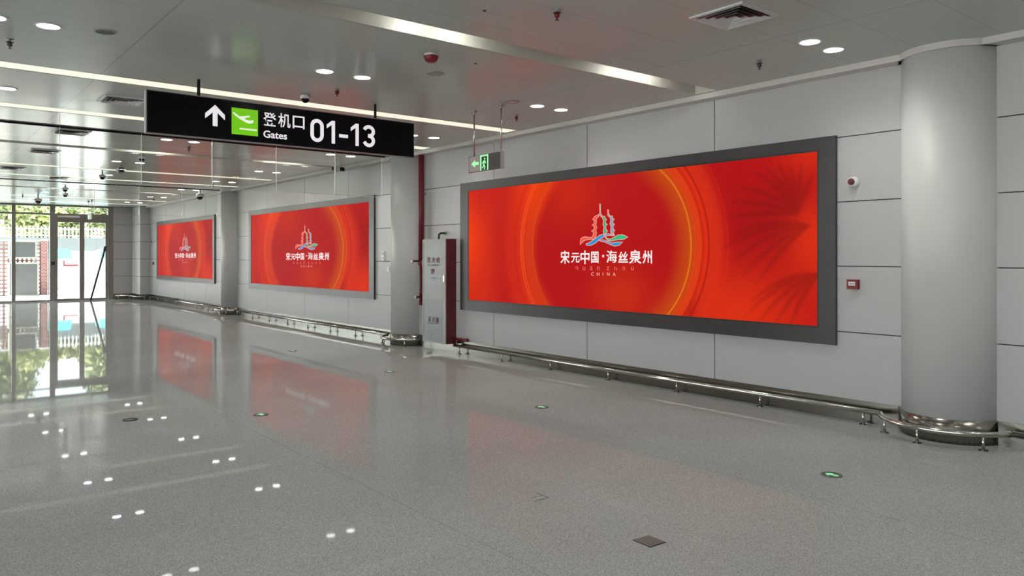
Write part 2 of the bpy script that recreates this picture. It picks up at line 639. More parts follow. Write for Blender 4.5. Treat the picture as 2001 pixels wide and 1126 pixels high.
# ------------------------------------------------------------------ handrail guard near the floor
RZ = 0.128
def rail(path, posts, label, bent=False):
    t = thing('bumper_rail', label, 'rail', (path[0][0], path[0][1], 0), 0, 'low steel bumper rails along the right wall')
    ox, oy = path[0][0], path[0][1]
    m_ = MB(); m_.tube([(p[0] - ox, p[1] - oy, RZ) for p in path], 0.024, 14)
    m_.build('rail_tube', M['steelrail'], t, smooth=True)
    for (px, py) in posts:
        q = MB(); q.cyl(0.011, 0.0, RZ - 0.005, (px - ox, py - oy, 0), n=12)
        p_ = q.build('post', M['steelrail'], t, smooth=True)
        q = MB(); q.lathe([(0.036, 0.0), (0.036, 0.006), (0.015, 0.012)], (px - ox, py - oy, 0), n=20)
        q.build('foot_plate', M['steel'], p_)
RX = 6.93
def straight(y0, y1, label):
    n = max(2, int(round((y1 - y0 - 0.3) / 1.14)) + 1)
    posts = [(RX, y0 + 0.15 + (y1 - y0 - 0.3) * i / (n - 1)) for i in range(n)]
    rail([(RX, y0), (RX, y1)], posts, label)
def bent(cy, label):
    R = 0.565
    a0 = math.asin(0.516 / R)
    pts = [(7.15 - R * cos(a), cy + R * sin(a)) for a in [(-a0 + 2 * a0 * i / 28) for i in range(29)]]
    rail(pts, [(7.15 - R * cos(a), cy + R * sin(a)) for a in (-0.75, 0.1, 0.8)], label)
straight(-4.0, COLS[0] - 0.53, 'low steel bumper rail nearest the viewer, right of the fat column')
bent(COLS[0], 'curved steel bumper rail wrapping the foot of the nearest column')
straight(COLS[0] + 0.53, 10.06, 'long low steel bumper rail under the large red screen')
bent(COLS[1], 'curved steel bumper rail round the column beside the fire cabinet')
straight(COLS[1] + 0.53, COLS[2] - 0.53, 'low steel bumper rail under the middle red screen')
bent(COLS[2], 'curved steel bumper rail round the column between the two far screens')
straight(COLS[2] + 0.53, 29.02, 'low steel bumper rail under the farthest red screen')
rail([(6.86, 29.08), (6.56, 29.08), (6.54, 29.12), (6.54, 30.2), (6.50, 30.24), (6.1, 30.24)],
     [(6.8, 29.08), (6.54, 29.5), (6.54, 30.1), (6.2, 30.24)], 'low steel bumper rail bent round the square pier by the glass doors')

# ------------------------------------------------------------------ red screens
def smooth(x, a, b):
    t = np.clip((x - a) / (b - a), 0, 1)
    return t * t * (3 - 2 * t)
def artcol(u, v):
    """printed artwork: u 0..5.85, v 0..1.74 -> linear rgb"""
    def g(cu, cv, su, sv=None):
        sv = sv or su
        return np.exp(-((u - cu) / su) ** 2 - ((v - cv) / sv) ** 2)
    def lin(c):
        return np.array(sr(*c)[:3])
    base = lin((186, 10, 16))
    orange = lin((252, 62, 4))
    ochre = lin((205, 74, 14))
    dark = lin((160, 8, 14))
    hot = lin((232, 50, 12))
    rr = np.hypot(u - 3.21, (v - 0.82) * 1.0)
    rl = np.hypot(u - 2.72, (v - 0.84) * 1.0)
    C = np.broadcast_to(base, u.shape + (3,)).copy()
    def mix(c, a):
        a = np.clip(a, 0, 1)[..., None]
        C[...] = C * (1 - a) + c * a
    mix(hot, 0.55 * smooth(u, 1.2, 0.3))
    mix(orange, 1.0 * g(-0.05, 0.95, 0.42, 0.62))
    mix(lin((205, 20, 16)), 0.8 * g(0.45, 1.75, 0.35, 0.35))
    # left ring family
    side = smooth(u, 2.6, 1.9)
    mix(hot, 0.75 * side * smooth(rl, 1.02, 1.25) * smooth(rl, 2.0, 1.45))
    mix(orange, 0.95 * g(1.75, 1.72, 0.6, 0.55) * smooth(rl, 0.95, 1.2))
    mix(lin((214, 42, 12)), 0.7 * g(2.35, 1.55, 0.5, 0.4))
    mix(ochre, 0.35 * side * np.exp(-((rl - 1.22) / 0.09) ** 2))
    mix(base, 0.4 * side * np.exp(-((rl - 1.55) / 0.04) ** 2))
    mix(lin((222, 34, 14)), 0.5 * side * np.exp(-((rl - 1.72) / 0.04) ** 2))
    # right ring family
    sd = smooth(u, 3.3, 3.9)
    mix(ochre, 0.95 * sd * smooth(rr, 0.80, 1.12) * smooth(rr, 1.42, 1.12))
    mix(hot, 0.85 * sd * smooth(rr, 1.12, 1.22) * smooth(rr, 1.62, 1.30))
    mix(lin((196, 28, 14)), 0.7 * sd * np.exp(-((rr - 1.285) / 0.02) ** 2))
    mix(lin((165, 14, 12)), 0.85 * sd * np.exp(-((rr - 1.36) / 0.012) ** 2))
    mix(lin((222, 50, 20)), 0.5 * sd * smooth(rr, 1.36, 1.42) * smooth(rr, 1.62, 1.5))
    mix(lin((226, 60, 20)), 0.4 * sd * np.exp(-((rr - 1.61) / 0.008) ** 2))
    for r_ in (1.18, 1.215, 1.25):
        mix(lin((226, 100, 26)), 0.3 * sd * np.exp(-((rr - r_) / 0.010) ** 2))
    # lower glows
    mix(lin((206, 46, 16)), 0.95 * g(3.25, 0.22, 0.45, 0.32) * smooth(rr, 1.2, 1.0))
    mix(hot, 0.9 * smooth(rr, 1.4, 1.5) * g(4.95, 0.10, 0.75, 0.5) * smooth(u, 3.9, 4.2))
    mix(lin((168, 10, 10)), 0.8 * g(4.28, 0.16, 0.10, 0.22) * smooth(rr, 1.25, 1.33))
    mix(dark, 0.5 * g(5.0, 1.0, 0.8, 0.45) * smooth(rr, 1.6, 1.75))
    mix(hot, 0.85 * g(5.85, 0.85, 0.32, 0.42))
    mix(hot, 0.6 * g(5.8, 1.7, 0.35, 0.2))
    # palm frond shadows at the right end
    sh = np.zeros_like(u)
    def frond(o, tips, wd):
        for (tx, tz, bend) in tips:
            n = 26
            for i in range(n):
                s = i / (n - 1)
                px = o[0] + (tx - o[0]) * s + bend[0] * s * (1 - s)
                pz = o[1] + (tz - o[1]) * s + bend[1] * s * (1 - s)
                k = wd * (0.45 + 0.9 * sin(pi * min(1, s * 0.85 + 0.12)))
                np.maximum(sh, (0.62 - 0.25 * s) * np.exp(-((u - px) ** 2 + (v - pz) ** 2) / (k * k)), out=sh)
    frond((5.62, 1.12), [(5.15, 1.58, (0.1, 0.15)), (5.28, 1.62, (0.1, 0.12)), (5.42, 1.64, (0.06, 0.1)), (5.55, 1.62, (0.03, 0.06)), (5.68, 1.6, (0, 0.05)),
                         (5.0, 1.42, (0.1, 0.18)), (4.88, 1.28, (0.1, 0.15)), (4.82, 1.12, (0.1, 0.1)), (5.8, 1.5, (0, 0.05))], 0.03)
    frond((5.75, 1.0), [(4.85, 0.92, (0.1, 0.3)), (4.75, 0.78, (0.1, 0.35)), (4.85, 0.62, (0.1, 0.35)), (5.0, 0.5, (0.1, 0.3)), (5.18, 0.42, (0.05, 0.25))], 0.026)
    frond((5.85, 0.52), [(5.1, 0.22, (0.0, 0.3)), (5.05, 0.08, (0.0, 0.35)), (5.2, 0.02, (0.0, 0.3)), (5.38, 0.0, (0.0, 0.25)), (5.55, 0.0, (0.0, 0.2))], 0.026)
    mix(lin((112, 8, 8)), 0.95 * sh)
    # fine bright arcs
    up = 1.0 - 0.35 * np.abs(v - 0.9)
    mix(lin((246, 140, 26)), 0.95 * sd * np.exp(-((rr - 1.115) / 0.008) ** 2))
    for r_, a_ in ((1.42, 0.95), (1.375, 0.8), (1.16, 0.45)):
        mix(lin((246, 108, 36)), a_ * side * up * np.exp(-((rl - r_) / 0.008) ** 2))
    return C

LOGO = dict(
 inkorange=[[(2.879,1.237),(2.868,1.206),(2.836,1.19),(2.824,1.166),(2.833,1.14),(2.816,1.109),(2.834,1.067),(2.816,1.036),(2.831,0.994),(2.817,0.958),(2.793,0.922),(2.69,0.918),(2.614,0.907),(2.569,0.881),(2.531,0.857),(2.531,0.894),(2.546,0.935),(2.607,0.955),(2.674,0.945),(2.742,0.942),(2.767,0.964),(2.778,1.009),(2.741,1.028),(2.778,1.042),(2.792,1.082),(2.755,1.101),(2.785,1.121),(2.795,1.157),(2.762,1.174),(2.792,1.209)]],
 inkgreen=[[(2.884,1.366),(2.901,1.365),(2.902,1.256),(2.925,1.219),(2.954,1.204),(2.98,1.205),(2.987,1.175),(3.009,1.166),(2.987,1.145),(2.995,1.116),(3.02,1.104),(2.992,1.078),(3.001,1.039),(3.027,1.022),(3.004,1.0),(2.996,0.97),(2.96,0.968),(2.95,1.022),(2.962,1.063),(2.945,1.105),(2.956,1.146),(2.94,1.188),(2.905,1.208),(2.888,1.231)]],
 inkgrey=[[(3.026,1.287),(3.04,1.286),(3.045,1.233),(3.073,1.208),(3.11,1.203),(3.114,1.173),(3.142,1.165),(3.116,1.14),(3.121,1.111),(3.145,1.101),(3.119,1.071),(3.128,1.038),(3.15,1.023),(3.125,1.002),(3.142,0.966),(3.095,0.965),(3.077,1.019),(3.085,1.068),(3.067,1.111),(3.081,1.157),(3.07,1.188),(3.031,1.213)]],
 inkgreen2=[[(2.97,0.965),(3.017,0.928),(3.067,0.915),(3.137,0.936),(3.206,0.965),(3.288,0.965),(3.369,0.936),(3.302,0.908),(3.206,0.907),(3.109,0.894),(3.039,0.892),(2.993,0.926)]],
 inkblue=[[(2.637,0.861),(2.705,0.878),(2.793,0.922),(2.881,0.965),(2.953,0.981),(3.024,0.985),(3.143,0.972),(3.144,0.958),(3.024,0.962),(2.967,0.947),(2.881,0.913),(2.808,0.867),(2.72,0.839),(2.653,0.84)],
          [(2.867,0.9),(2.939,0.911),(3.025,0.887),(3.095,0.867),(3.179,0.876),(3.282,0.877),(3.234,0.84),(3.151,0.826),(3.067,0.848),(2.982,0.879),(2.91,0.891)]])
CHARS = [('宋',2.145,2.329,0.598,0.777),('元',2.355,2.519,0.614,0.744),('中',2.534,2.703,0.597,0.775),('国',2.732,2.867,0.612,0.76),('·',2.934,2.962,0.686,0.717),('海',3.009,3.184,0.618,0.772),('丝',3.211,3.371,0.619,0.758),('泉',3.389,3.592,0.604,0.776),('州',3.604,3.755,0.609,0.769)]
QZ = [('q',2.438,2.489,0.515,0.564),('u',2.575,2.625,0.517,0.566),('a',2.709,2.757,0.519,0.567),('n',2.84,2.887,0.52,0.568),('z',3.01,3.056,0.523,0.57),('h',3.144,3.189,0.525,0.572),('o',3.28,3.324,0.527,0.573),('u',3.421,3.464,0.529,0.574)]
CHN = [('C',2.732,2.783,0.446,0.493),('H',2.834,2.884,0.448,0.494),('I',2.939,2.95,0.45,0.496),('N',3.014,3.063,0.452,0.497),('A',3.116,3.164,0.454,0.499)]

def screen(y_left, y_right, z0, z1, bl, br_, bb, bt, a0, a1, lc, ls, label, nu):
    """outer frame size; borders left/right/bottom/top; artwork u = a0 + a1*x; logo centre lc and stretch ls"""
    XF = 6.99
    k_ = XF / 6.97                      # measured for a face at 6.97
    y_left, y_right, z0, z1 = y_left * k_, y_right * k_, 1.55 + (z0 - 1.55) * k_, 1.55 + (z1 - 1.55) * k_
    t = thing('advertising_screen', label, 'screen', (XF, y_left, z0), RW, 'red advertising screens on the right wall')
    W_, Hh = y_left - y_right, z1 - z0
    D = XW - XF
    f = MB()
    f.box(0, W_, 0, D, 0, bb); f.box(0, W_, 0, D, Hh - bt, Hh)
    f.box(0, bl, 0, D, bb, Hh - bt); f.box(W_ - br_, W_, 0, D, bb, Hh - bt)
    f.build('frame', M['frame'], t)
    e = MB()
    k = 0.018
    e.box(bl, W_ - br_, 0.002, 0.01, bb, bb + k); e.box(bl, W_ - br_, 0.002, 0.01, Hh - bt - k, Hh - bt)
    e.box(bl, bl + k, 0.002, 0.01, bb + k, Hh - bt - k); e.box(W_ - br_ - k, W_ - br_, 0.002, 0.01, bb + k, Hh - bt - k)
    e.build('bezel', M['frameedge'], t)
    w_, h_ = W_ - bl - br_, Hh - bb - bt
    nv = int(nu * h_ / w_)
    us = np.linspace(0, w_, nu); vs = np.linspace(0, h_, nv)
    U, V = np.meshgrid(us, vs)
    Cc = artcol(a0 + a1 * U, V * (1.74 / h_))
    verts = np.stack([U + bl, np.full_like(U, 0.008), V + bb], -1).reshape(-1, 3)
    idx = np.arange(nu * nv).reshape(nv, nu)
    q = np.stack([idx[:-1, :-1], idx[:-1, 1:], idx[1:, 1:], idx[1:, :-1]], -1).reshape(-1, 4)
    me = bpy.data.meshes.new('display')
    me.from_pydata(verts.tolist(), [], q.tolist())
    ca = me.color_attributes.new('art', 'FLOAT_COLOR', 'POINT')
    rgba = np.ones((nu * nv, 4), dtype=np.float32)
    rgba[:, :3] = Cc.reshape(-1, 3)
    ca.data.foreach_set('color', rgba.ravel())
    me.materials.append(M['art'])
    d = bpy.data.objects.new('display', me)
    COL.objects.link(d)
    d.parent = t
    tag(d, 'glowing red and orange display')
    # emblem and lettering
    fx = lambda u: bl + lc + (u - 2.95) * ls
    kz = h_ / 1.74
    fz = lambda v: bb + v * kz
    Y0 = 0.005
    em = None
    for key, polys in LOGO.items():
        m_ = MB(); o_ = MB()
        for p in polys:
            p2 = [(fx(a), fz(b)) for a, b in p]
            m_.plate(p2, Y0, Y0 + 0.002)
            o_.stroke(p2, 0.010, Y0 - 0.001, Y0 + 0.001, closed=True)
        if em is None:
            em = m_.build('emblem', M[key], d)
            tag(em, 'emblem of towers above waves')
        else:
            m_.build('emblem', M[key], d)
        o_.build('emblem_outline', M['inkpale'], d)
    for grp in (CHARS[:4], CHARS[4:5], CHARS[5:]):
      m_ = MB()
      for c, a, b, z_, z2 in grp:
        if c == '·':
            m_.plate([(fx(a), fz(z_)), (fx(b), fz(z_)), (fx(b), fz(z2)), (fx(a), fz(z2))], Y0, Y0 + 0.002)
        else:
            if c == '海':
                for k_ in range(4):
                    text(m_, c, fx(a) + (k_ - 1.5) * 0.004, fx(b) + (k_ - 1.5) * 0.004, fz(z_), fz(z2), Y0 - 0.0002 * k_)
            else:
                text(m_, c, fx(a), fx(b), fz(z_), fz(z2), Y0, 0.02)
      tag(m_.build('lettering' if len(grp) > 1 else 'middle_dot', M['inkwhite'], d), 'white Chinese brush lettering' if len(grp) > 1 else 'white middle dot')
    for S_, k_, bo in ((QZ, 'inkpink', 0.0), (CHN, 'inkpale', 0.025)):
        for c, a, b, z_, z2 in S_:
            m_ = MB()
            text(m_, c, fx(a), fx(b), fz(z_), fz(z2), Y0, bo)
            m_.build('letter', M[k_], d)
    return t

screen(9.951, 3.725, 0.700, 2.705, 0.209, 0.169, 0.152, 0.116, 0.0, 1.0, 2.95, 1.0, 'largest red screen in a dark frame, nearest the viewer', 640)
screen(19.314, 12.770, 0.737, 2.706, 0.139, 0.178, 0.121, 0.105, 0.631, 0.719, 3.375, 1.40, 'middle red screen in a dark frame, left of the fire cabinet', 360)
screen(28.158, 22.011, 0.770, 2.730, 0.149, 0.149, 0.115, 0.105, 0.504, 0.819, 3.18, 1.37, 'farthest and smallest looking red screen, nearest the glass doors', 280)

# ------------------------------------------------------------------ hanging gates sign
t = thing('gates_sign', 'long black hanging sign reading Gates 01-13 with a white arrow', 'sign', (1.93, 8.0, 2.745))
SL, SH, SD = 3.0, 0.411, 0.075
m_ = MB(); m_.box(0.006, SL - 0.006, 0, SD - 0.006, 0.004, SH - 0.004); m_.build('face_panel', M['black'], t)
m_ = MB()
m_.box(0, SL, 0.004, SD, SH - 0.004, SH + 0.004); m_.box(0, SL, 0.004, SD, -0.004, 0.004)
m_.box(-0.004, 0.006, 0.004, SD, 0, SH); m_.box(SL - 0.006, SL + 0.004, 0.004, SD, 0, SH); m_.box(0.006, SL - 0.006, SD - 0.006, SD, 0.004, SH - 0.004)
tag(m_.build('housing', M['grey'], t), 'grey metal housing')
for px in (2.425, 4.42):
    m_ = MB(); m_.cyl(0.016, SH, H - 2.745, (px - 1.93, 0.035, 0), n=14)
    m_.build('hanging_rod', M['blackmetal'], t, smooth=True)
ox, oz = -1.93, -2.745
q = lambda x, z: (x + ox, z + oz)
Yf = -0.003
# arrow
m_ = MB()
m_.plate([q(2.552, 2.872), q(2.600, 2.872), q(2.600, 3.04), q(2.552, 3.04)], Yf, 0)
m_.plate([q(2.576, 3.088), q(2.478, 2.994), q(2.478, 2.942), q(2.576, 3.030), q(2.674, 2.942), q(2.674, 2.994)], Yf - 0.0005, 0)
m_.build('arrow', M['signwhite'], t)
# departures pictogram
m_ = MB(); m_.plate([q(2.742, 2.811), q(3.016, 2.811), q(3.016, 3.084), q(2.742, 3.084)], Yf, 0)
ic = m_.build('pictogram', M['signgreen'], t); tag(ic, 'green square with departing aeroplane')
u = lambda a, b: q(2.742 + a * 0.274, 3.084 - b * 0.273)
m_ = MB()
m_.plate([u(.03, .19), u(.09, .18), u(.20, .25), u(.30, .32), u(.45, .375), u(.60, .43), u(.72, .43), u(.80, .40), u(.84, .44), u(.78, .52), u(.66, .545), u(.54, .515), u(.40, .45), u(.25, .37), u(.13, .29)], Yf - 0.002, Yf)
m_.plate([u(.27, .32), u(.66, .245), u(.71, .28), u(.55, .33), u(.44, .41)], Yf - 0.0025, Yf)
m_.plate([u(.30, .745), u(.95, .745), u(.95, .80), u(.30, .80)], Yf - 0.002, Yf)
m_.build('aeroplane_symbol', M['planewhite'], ic)
# lettering
m_ = MB()
for c, a, b, z_, z2 in (('登', 3.074, 3.213, 2.934, 3.078), ('机', 3.236, 3.372, 2.934, 3.086), ('口', 3.397, 3.532, 2.938, 3.076)):
    text(m_, c, a + ox, b + ox, z_ + oz, z2 + oz, Yf, 0.012)
text(m_, 'Gates', 3.074 + ox, 3.334 + ox, 2.806 + oz, 2.884 + oz, Yf, 0.02)
ZB, ZT, WD = 2.815, 3.070, 0.040
def arc(cx_, cz_, rx, rz_, a0, a1, n=14):
    return [q(cx_ + rx * cos(radians(a0 + (a1 - a0) * i / n)), cz_ + rz_ * sin(radians(a0 + (a1 - a0) * i / n))) for i in range(n + 1)]
hw = WD / 2
# 0
rx_ = 0.156 / 2 - hw
m_.stroke(arc(3.679, ZT - hw - rx_, rx_, rx_, 0, 180) + arc(3.679, ZB + hw + rx_, rx_, rx_, 180, 360), WD, Yf, 0, closed=True)
# 1 (twice)
for rt_ in (3.893, 4.188):
    m_.plate([q(rt_ - WD, ZB), q(rt_, ZB), q(rt_, ZT), q(rt_ - WD * 0.95, ZT), q(rt_ - 0.100, ZT - 0.050), q(rt_ - 0.100, ZT - 0.092), q(rt_ - WD, ZT - 0.048)], Yf, 0)
# hyphen
m_.plate([q(3.944, 2.893), q(4.052, 2.893), q(4.052, 2.930), q(3.944, 2.930)], Yf, 0)
# 3
cx3, r3 = 4.318, 0.158 / 2 - hw
zt3, zb3 = ZT - hw - r3, ZB + hw + r3
mid = (zt3 - r3 + zb3 + r3) / 2
rt3 = (ZT - hw - mid) / 2
m_.stroke(arc(cx3, ZT - hw - rt3 * 0.97, r3, rt3 * 0.97, 165, -75) + [q(cx3 - 0.012, mid + 0.004)], WD, Yf, 0)
m_.stroke([q(cx3 - 0.012, mid + 0.004)] + arc(cx3, ZB + hw + rt3 * 1.02, r3, rt3 * 1.02, 75, -165), WD, Yf - 0.0006, 0)
m_.build('lettering', M['signwhite'], t)

# ------------------------------------------------------------------ hanging exit signs
def exit_sign(x, y0, y1, zb, zt, label):
    t = thing('exit_sign', label, 'sign', (x, y1, zb), RW, 'hanging green exit signs')
    L = y1 - y0; hh = zt - zb
    m_ = MB(); m_.box(0, L, 0, 0.022, 0, hh); m_.build('plate', M['exitplate'], t)
    m_ = MB(); m_.box(-0.006, 0.0, -0.006, 0.028, -0.004, hh + 0.004); m_.build('end_cap', M['cabframe'], t); m_ = MB(); m_.box(L, L + 0.03, -0.006, 0.028, -0.004, hh + 0.004); m_.build('end_cap', M['cabframe'], t)
    m_ = MB(); m_.box(0.005, L * 0.36, -0.004, 0, 0.005, hh - 0.005); m_.build('arrow_panel', M['exitpale'], t)
    # arrow
    m_ = MB(); zc = hh * 0.5
    m_.plate([(0.055, zc), (0.13, zc + 0.045), (0.13, zc + 0.017), (0.205, zc + 0.017), (0.205, zc - 0.017), (0.13, zc - 0.017), (0.13, zc - 0.045)], -0.007, -0.004)
    m_.build('arrow', M['exitgreen'], t)
    # door pictogram
    m_ = MB(); a, b = L * 0.37, L * 0.62
    m_.box(a, b, -0.005, 0, 0.006, hh - 0.006); p = m_.build('pictogram', M['exitgreen'], t)
    m_ = MB(); m_.box(a + 0.03, b - 0.018, -0.007, -0.005, 0.006, hh - 0.026); dk = m_.build('doorway', M['exitdark'], p)
    m_ = MB(); c = (a + b) / 2 + 0.004; s = hh / 0.2
    m_.stroke([(c + 0.012, 0.118 * s), (c - 0.004, 0.075 * s), (c + 0.016, 0.045 * s), (c + 0.006, 0.012)], 0.018, -0.009, -0.007)
    m_.stroke([(c - 0.004, 0.075 * s), (c - 0.018, 0.045 * s), (c - 0.036, 0.036 * s)], 0.016, -0.009, -0.007)
    m_.stroke([(c - 0.034, 0.085 * s), (c - 0.014, 0.115 * s), (c + 0.014, 0.118 * s), (c + 0.036, 0.088 * s)], 0.014, -0.009, -0.007)
    m_.plate([(c + 0.012 + 0.014 * cos(k * pi / 5), 0.143 * s + 0.014 * sin(k * pi / 5)) for k in range(10)], -0.009, -0.007)
    m_.build('running_figure', M['exitgreen'], p)
    for px in (0.09, L - 0.005):
        m_ = MB(); m_.cyl(0.0085, hh, H - zb, (px, 0.011, 0), n=12)
        r_ = m_.build('hanging_rod', M['steelrail'], t, smooth=True)
        m_ = MB(); m_.lathe([(0.014, H - zb - 0.05), (0.016, H - zb - 0.03), (0.034, H - zb - 0.022), (0.034, H - zb)], (px, 0.011, 0), n=20)
        m_.build('canopy', M['grey'], r_)
exit_sign(5.547, 7.09, 7.72, 2.578, 2.775, 'hanging exit sign with green arrow before the large red screen')
exit_sign(4.87, 27.3, 27.9, 2.74, 2.93, 'small hanging exit sign in front of the far glass doors')

# ------------------------------------------------------------------ ceiling slots
def slot(y0, kind, label):
    t = thing('ceiling_light_slot', label, 'ceiling light', (0, y0, H), 0, 'long recessed light slots in the ceiling')
    m_ = MB(); d = 0.125; g = 0.004
    m_.box(SX0 + g, SX1 - g, g, 0.012, 0, d); m_.box(SX0 + g, SX1 - g, SW - 0.012, SW - g, 0, d)
    m_.box(SX0 + g, SX1 - g, 0.012, SW - 0.012, d - 0.01, d)
    m_.box(SX1 - 0.016, SX1 - g, 0.012, SW - 0.012, 0, d - 0.01)
    m_.build('channel', M['slotpaint'], t)
    if kind == 'A':
        for cx_ in (-2.1, 0.55, 3.41, 5.79):
            for dx in (-0.21, 0.21):
                b = MB(); b.lathe([(0.004, -0.022), (0.016, -0.016), (0.022, 0), (0.016, 0.016), (0.004, 0.022)], (cx_ + dx, 0.05, 0.088), n=12)
                b = b.build('bulb', M['bulb'], t, smooth=True)
                gl_ = bpy.data.lights.new('bulb_glow', 'POINT')
                gl_.energy = 1.5
                gl_.shadow_soft_size = 0.022
                go = bpy.data.objects.new('bulb_glow', gl_)
                COL.objects.link(go)
                go.parent = t
                go.location = (cx_ + dx, 0.078, 0.088)
    else:
        m_ = MB(); m_.box(SX0 + 0.02, SX1 - 0.02, 0.012, SW - 0.022, 0.003, 0.012)
        m_.build('diffuser', M['slot'], t)
        m_ = MB(); m_.box(SX0 + 0.02, SX1 - 0.02, SW - 0.022, SW - 0.012, 0.002, 0.014)
        m_.build('edge_strip', M['grey'], t)
lab = {4.97: 'long unlit-looking ceiling slot with two bright spots, nearest the viewer', 8.33: 'long cream light slot in the ceiling passing behind the gates sign',
       10.56: 'cream ceiling light slot just before the near glass smoke barrier', 13.92: 'partly lit ceiling slot just beyond the near glass barrier',
       17.28: 'cream ceiling light slot in the middle of the far hall', 19.51: 'cream ceiling light slot just before the far glass barrier',
       22.87: 'partly lit ceiling slot just beyond the far glass barrier', 26.23: 'cream ceiling light slot second from the end doors', 28.46: 'cream ceiling light slot nearest the end doors'}
for y in slotA:
    slot(y, 'A', lab.get(y, 'ceiling slot behind the viewpoint'))
for y in slotB:
    slot(y, 'B', lab.get(y, 'ceiling slot just behind the viewpoint'))
for y in slotC:
    slot(y, 'C', lab.get(y, 'ceiling slot straight over the viewpoint'))

# ------------------------------------------------------------------ downlights
dl = thing('downlight', '', 'ceiling light', (0, 0, H))
m_ = MB(); m_.ring(0.078, 0.094, -0.006, 0.0, n=32); m_.build('trim_ring', M['lampring'], dl)
m_ = MB(); m_.cyl(0.078, -0.004, 0.0, n=32); m_.build('lens', M['lens'], dl)
ld = bpy.data.lights.new('downlight_beam', 'AREA')
ld.shape = 'DISK'
ld.size = 0.14
ld.energy = LAMP_W
ld.spread = radians(130)
ld.color = (1.0, 0.985, 0.95)
lo = bpy.data.objects.new('beam', ld)
COL.objects.link(lo)
lo.parent = dl
lo.location = (0, 0, -0.008)
rows = {-5.5: None, -2.04: None, 0.77: None, 3.45: 'above the fat near column', 6.91: 'just before the gates sign', 9.72: 'just behind the gates sign',
        12.42: 'first beyond the near glass barrier', 15.82: 'second beyond the near glass barrier', 18.58: 'just before the far glass barrier',
        21.4: 'first beyond the far glass barrier', 24.6: 'second beyond the far glass barrier', 27.5: 'last before the end doors'}
colsx = [(0.62, 0.97, 'leftmost'), (3.26, 3.66, 'middle'), (5.955, 6.335, 'wall-side')]
first = True
for ry, rn in rows.items():
    for xa, xb, cn in (colsx if ry > 0 else colsx[-1:]):
        for sname, x in (('left', xa), ('right', xb)):
            o = dl if first else copy_tree(dl)
            first = False
            o.location = (x, ry, H)
            o['group'] = 'round recessed ceiling downlights'
            if rn and cn:
                o['label'] = '%s round downlight of the %s pair in the row %s' % (sname, cn, rn)
            else:
                o['label'] = 'round recessed downlight in the part of the ceiling out of view'

# ------------------------------------------------------------------ glass smoke barriers
def barrier(y0, name, xs):
    t = thing('barrier_track', 'dark ceiling channel carrying the %s hanging glass smoke barrier' % name, 'ceiling track', (0, y0, H))
    m_ = MB(); g = 0.004
    m_.box(SX0 + g, SX1 - g, g, 0.02, -0.004, 0.1); m_.box(SX0 + g, SX1 - g, TW - 0.02, TW - g, -0.004, 0.1); m_.box(SX0 + g, SX1 - g, 0.02, TW - 0.02, 0.02, 0.1)
    m_.build('channel', M['track'], t)
    for i, (a, b) in enumerate(zip(xs[:-1], xs[1:])):
        t = thing('glass_panel', 'clear glass pane %s in the %s smoke barrier' % (PN[i], name), 'glass pane', (a, y0 + 0.1, 2.595), 0, 'hanging glass smoke barrier panes')
        w_ = b - a
        m_ = MB(); m_.box(0.006, w_ - 0.006, 0, 0.01, 0.004, H + 0.018 - 2.595)
        m_.build('pane', M['glass'], t)
        m_ = MB(); m_.box(0.0, 0.005, -0.002, 0.012, 0, H - 2.6); m_.box(0.0, w_ - 0.004, -0.001, 0.011, 0, 0.004)
        m_.build('edge', M['glassedge'], t)
PN = ['leftmost of six', 'second from left of six', 'third from left of six', 'fourth from left of six', 'second from right of six', 'by the right wall']
barrier(11.87, 'near', [0.73, 1.73, 2.76, 3.76, 4.77, 5.80, 6.70])
barrier(20.82, 'far', [0.73, 1.73, 2.76, 3.76, 4.77, 5.80, 6.70])

# ------------------------------------------------------------------ ceiling fittings
def vent(x, y, s, label, dark=False):
    t = thing('air_diffuser', label, 'air vent', (x, y, H), 0, 'square air diffusers in the ceiling')
    m_ = MB()
    o_ = s / 2; i_ = o_ - 0.035
    for (a, b, c, d) in ((-o_, o_, -o_, -i_), (-o_, o_, i_, o_), (-o_, -i_, -i_, i_), (i_, o_, -i_, i_)):
        m_.box(a, b, c, d, -0.012, 0)
    m_.build('frame', M['lampring'], t)
    m_ = MB(); m_.box(-i_, i_, -i_, i_, -0.002, -0.0005); m_.build('throat', M['blackmetal'], t)
    n = 4
    for k in range(n):
        r1 = i_ * (1 - k / n) - 0.002; r0 = r1 - i_ / n * 0.62
        m_ = MB()
        z1, z0 = -0.024, -0.006
        vs = []
        for r_, z_ in ((r1, z1), (r0, z0), (r1 - 0.004, z1 + 0.002), (max(r0 - 0.004, 0.001), z0 + 0.002)):
            vs += [(-r_, -r_, z_), (r_, -r_, z_), (r_, r_, z_), (-r_, r_, z_)]
        fs = []
        for j in range(4):
            j2 = (j + 1) % 4
            fs += [(j, j2, 4 + j2, 4 + j), (8 + j2, 8 + j, 12 + j, 12 + j2), (4 + j, 4 + j2, 12 + j2, 12 + j), (j2, j, 8 + j, 8 + j2)]
        m_.add(vs, fs)
        m_.build('louvre', M['grey'] if dark else M['lampring'], t)
vent(4.88, 3.44, 0.46, 'square white air diffuser above the right part of the large screen')
vent(2.06, 9.62, 0.44, 'square air diffuser left of the gates sign top corner')
vent(2.0, 12.5, 0.44, 'square air diffuser just beyond the near glass track', True)
vent(2.0, 15.05, 0.44, 'dark square air diffuser second beyond the near glass barrier', True)
vent(1.86, 18.3, 0.44, 'dark square air diffuser at the far left before the far barrier', True)
vent(2.9, 19.86, 0.4, 'dark square air diffuser just before the far glass barrier', True)

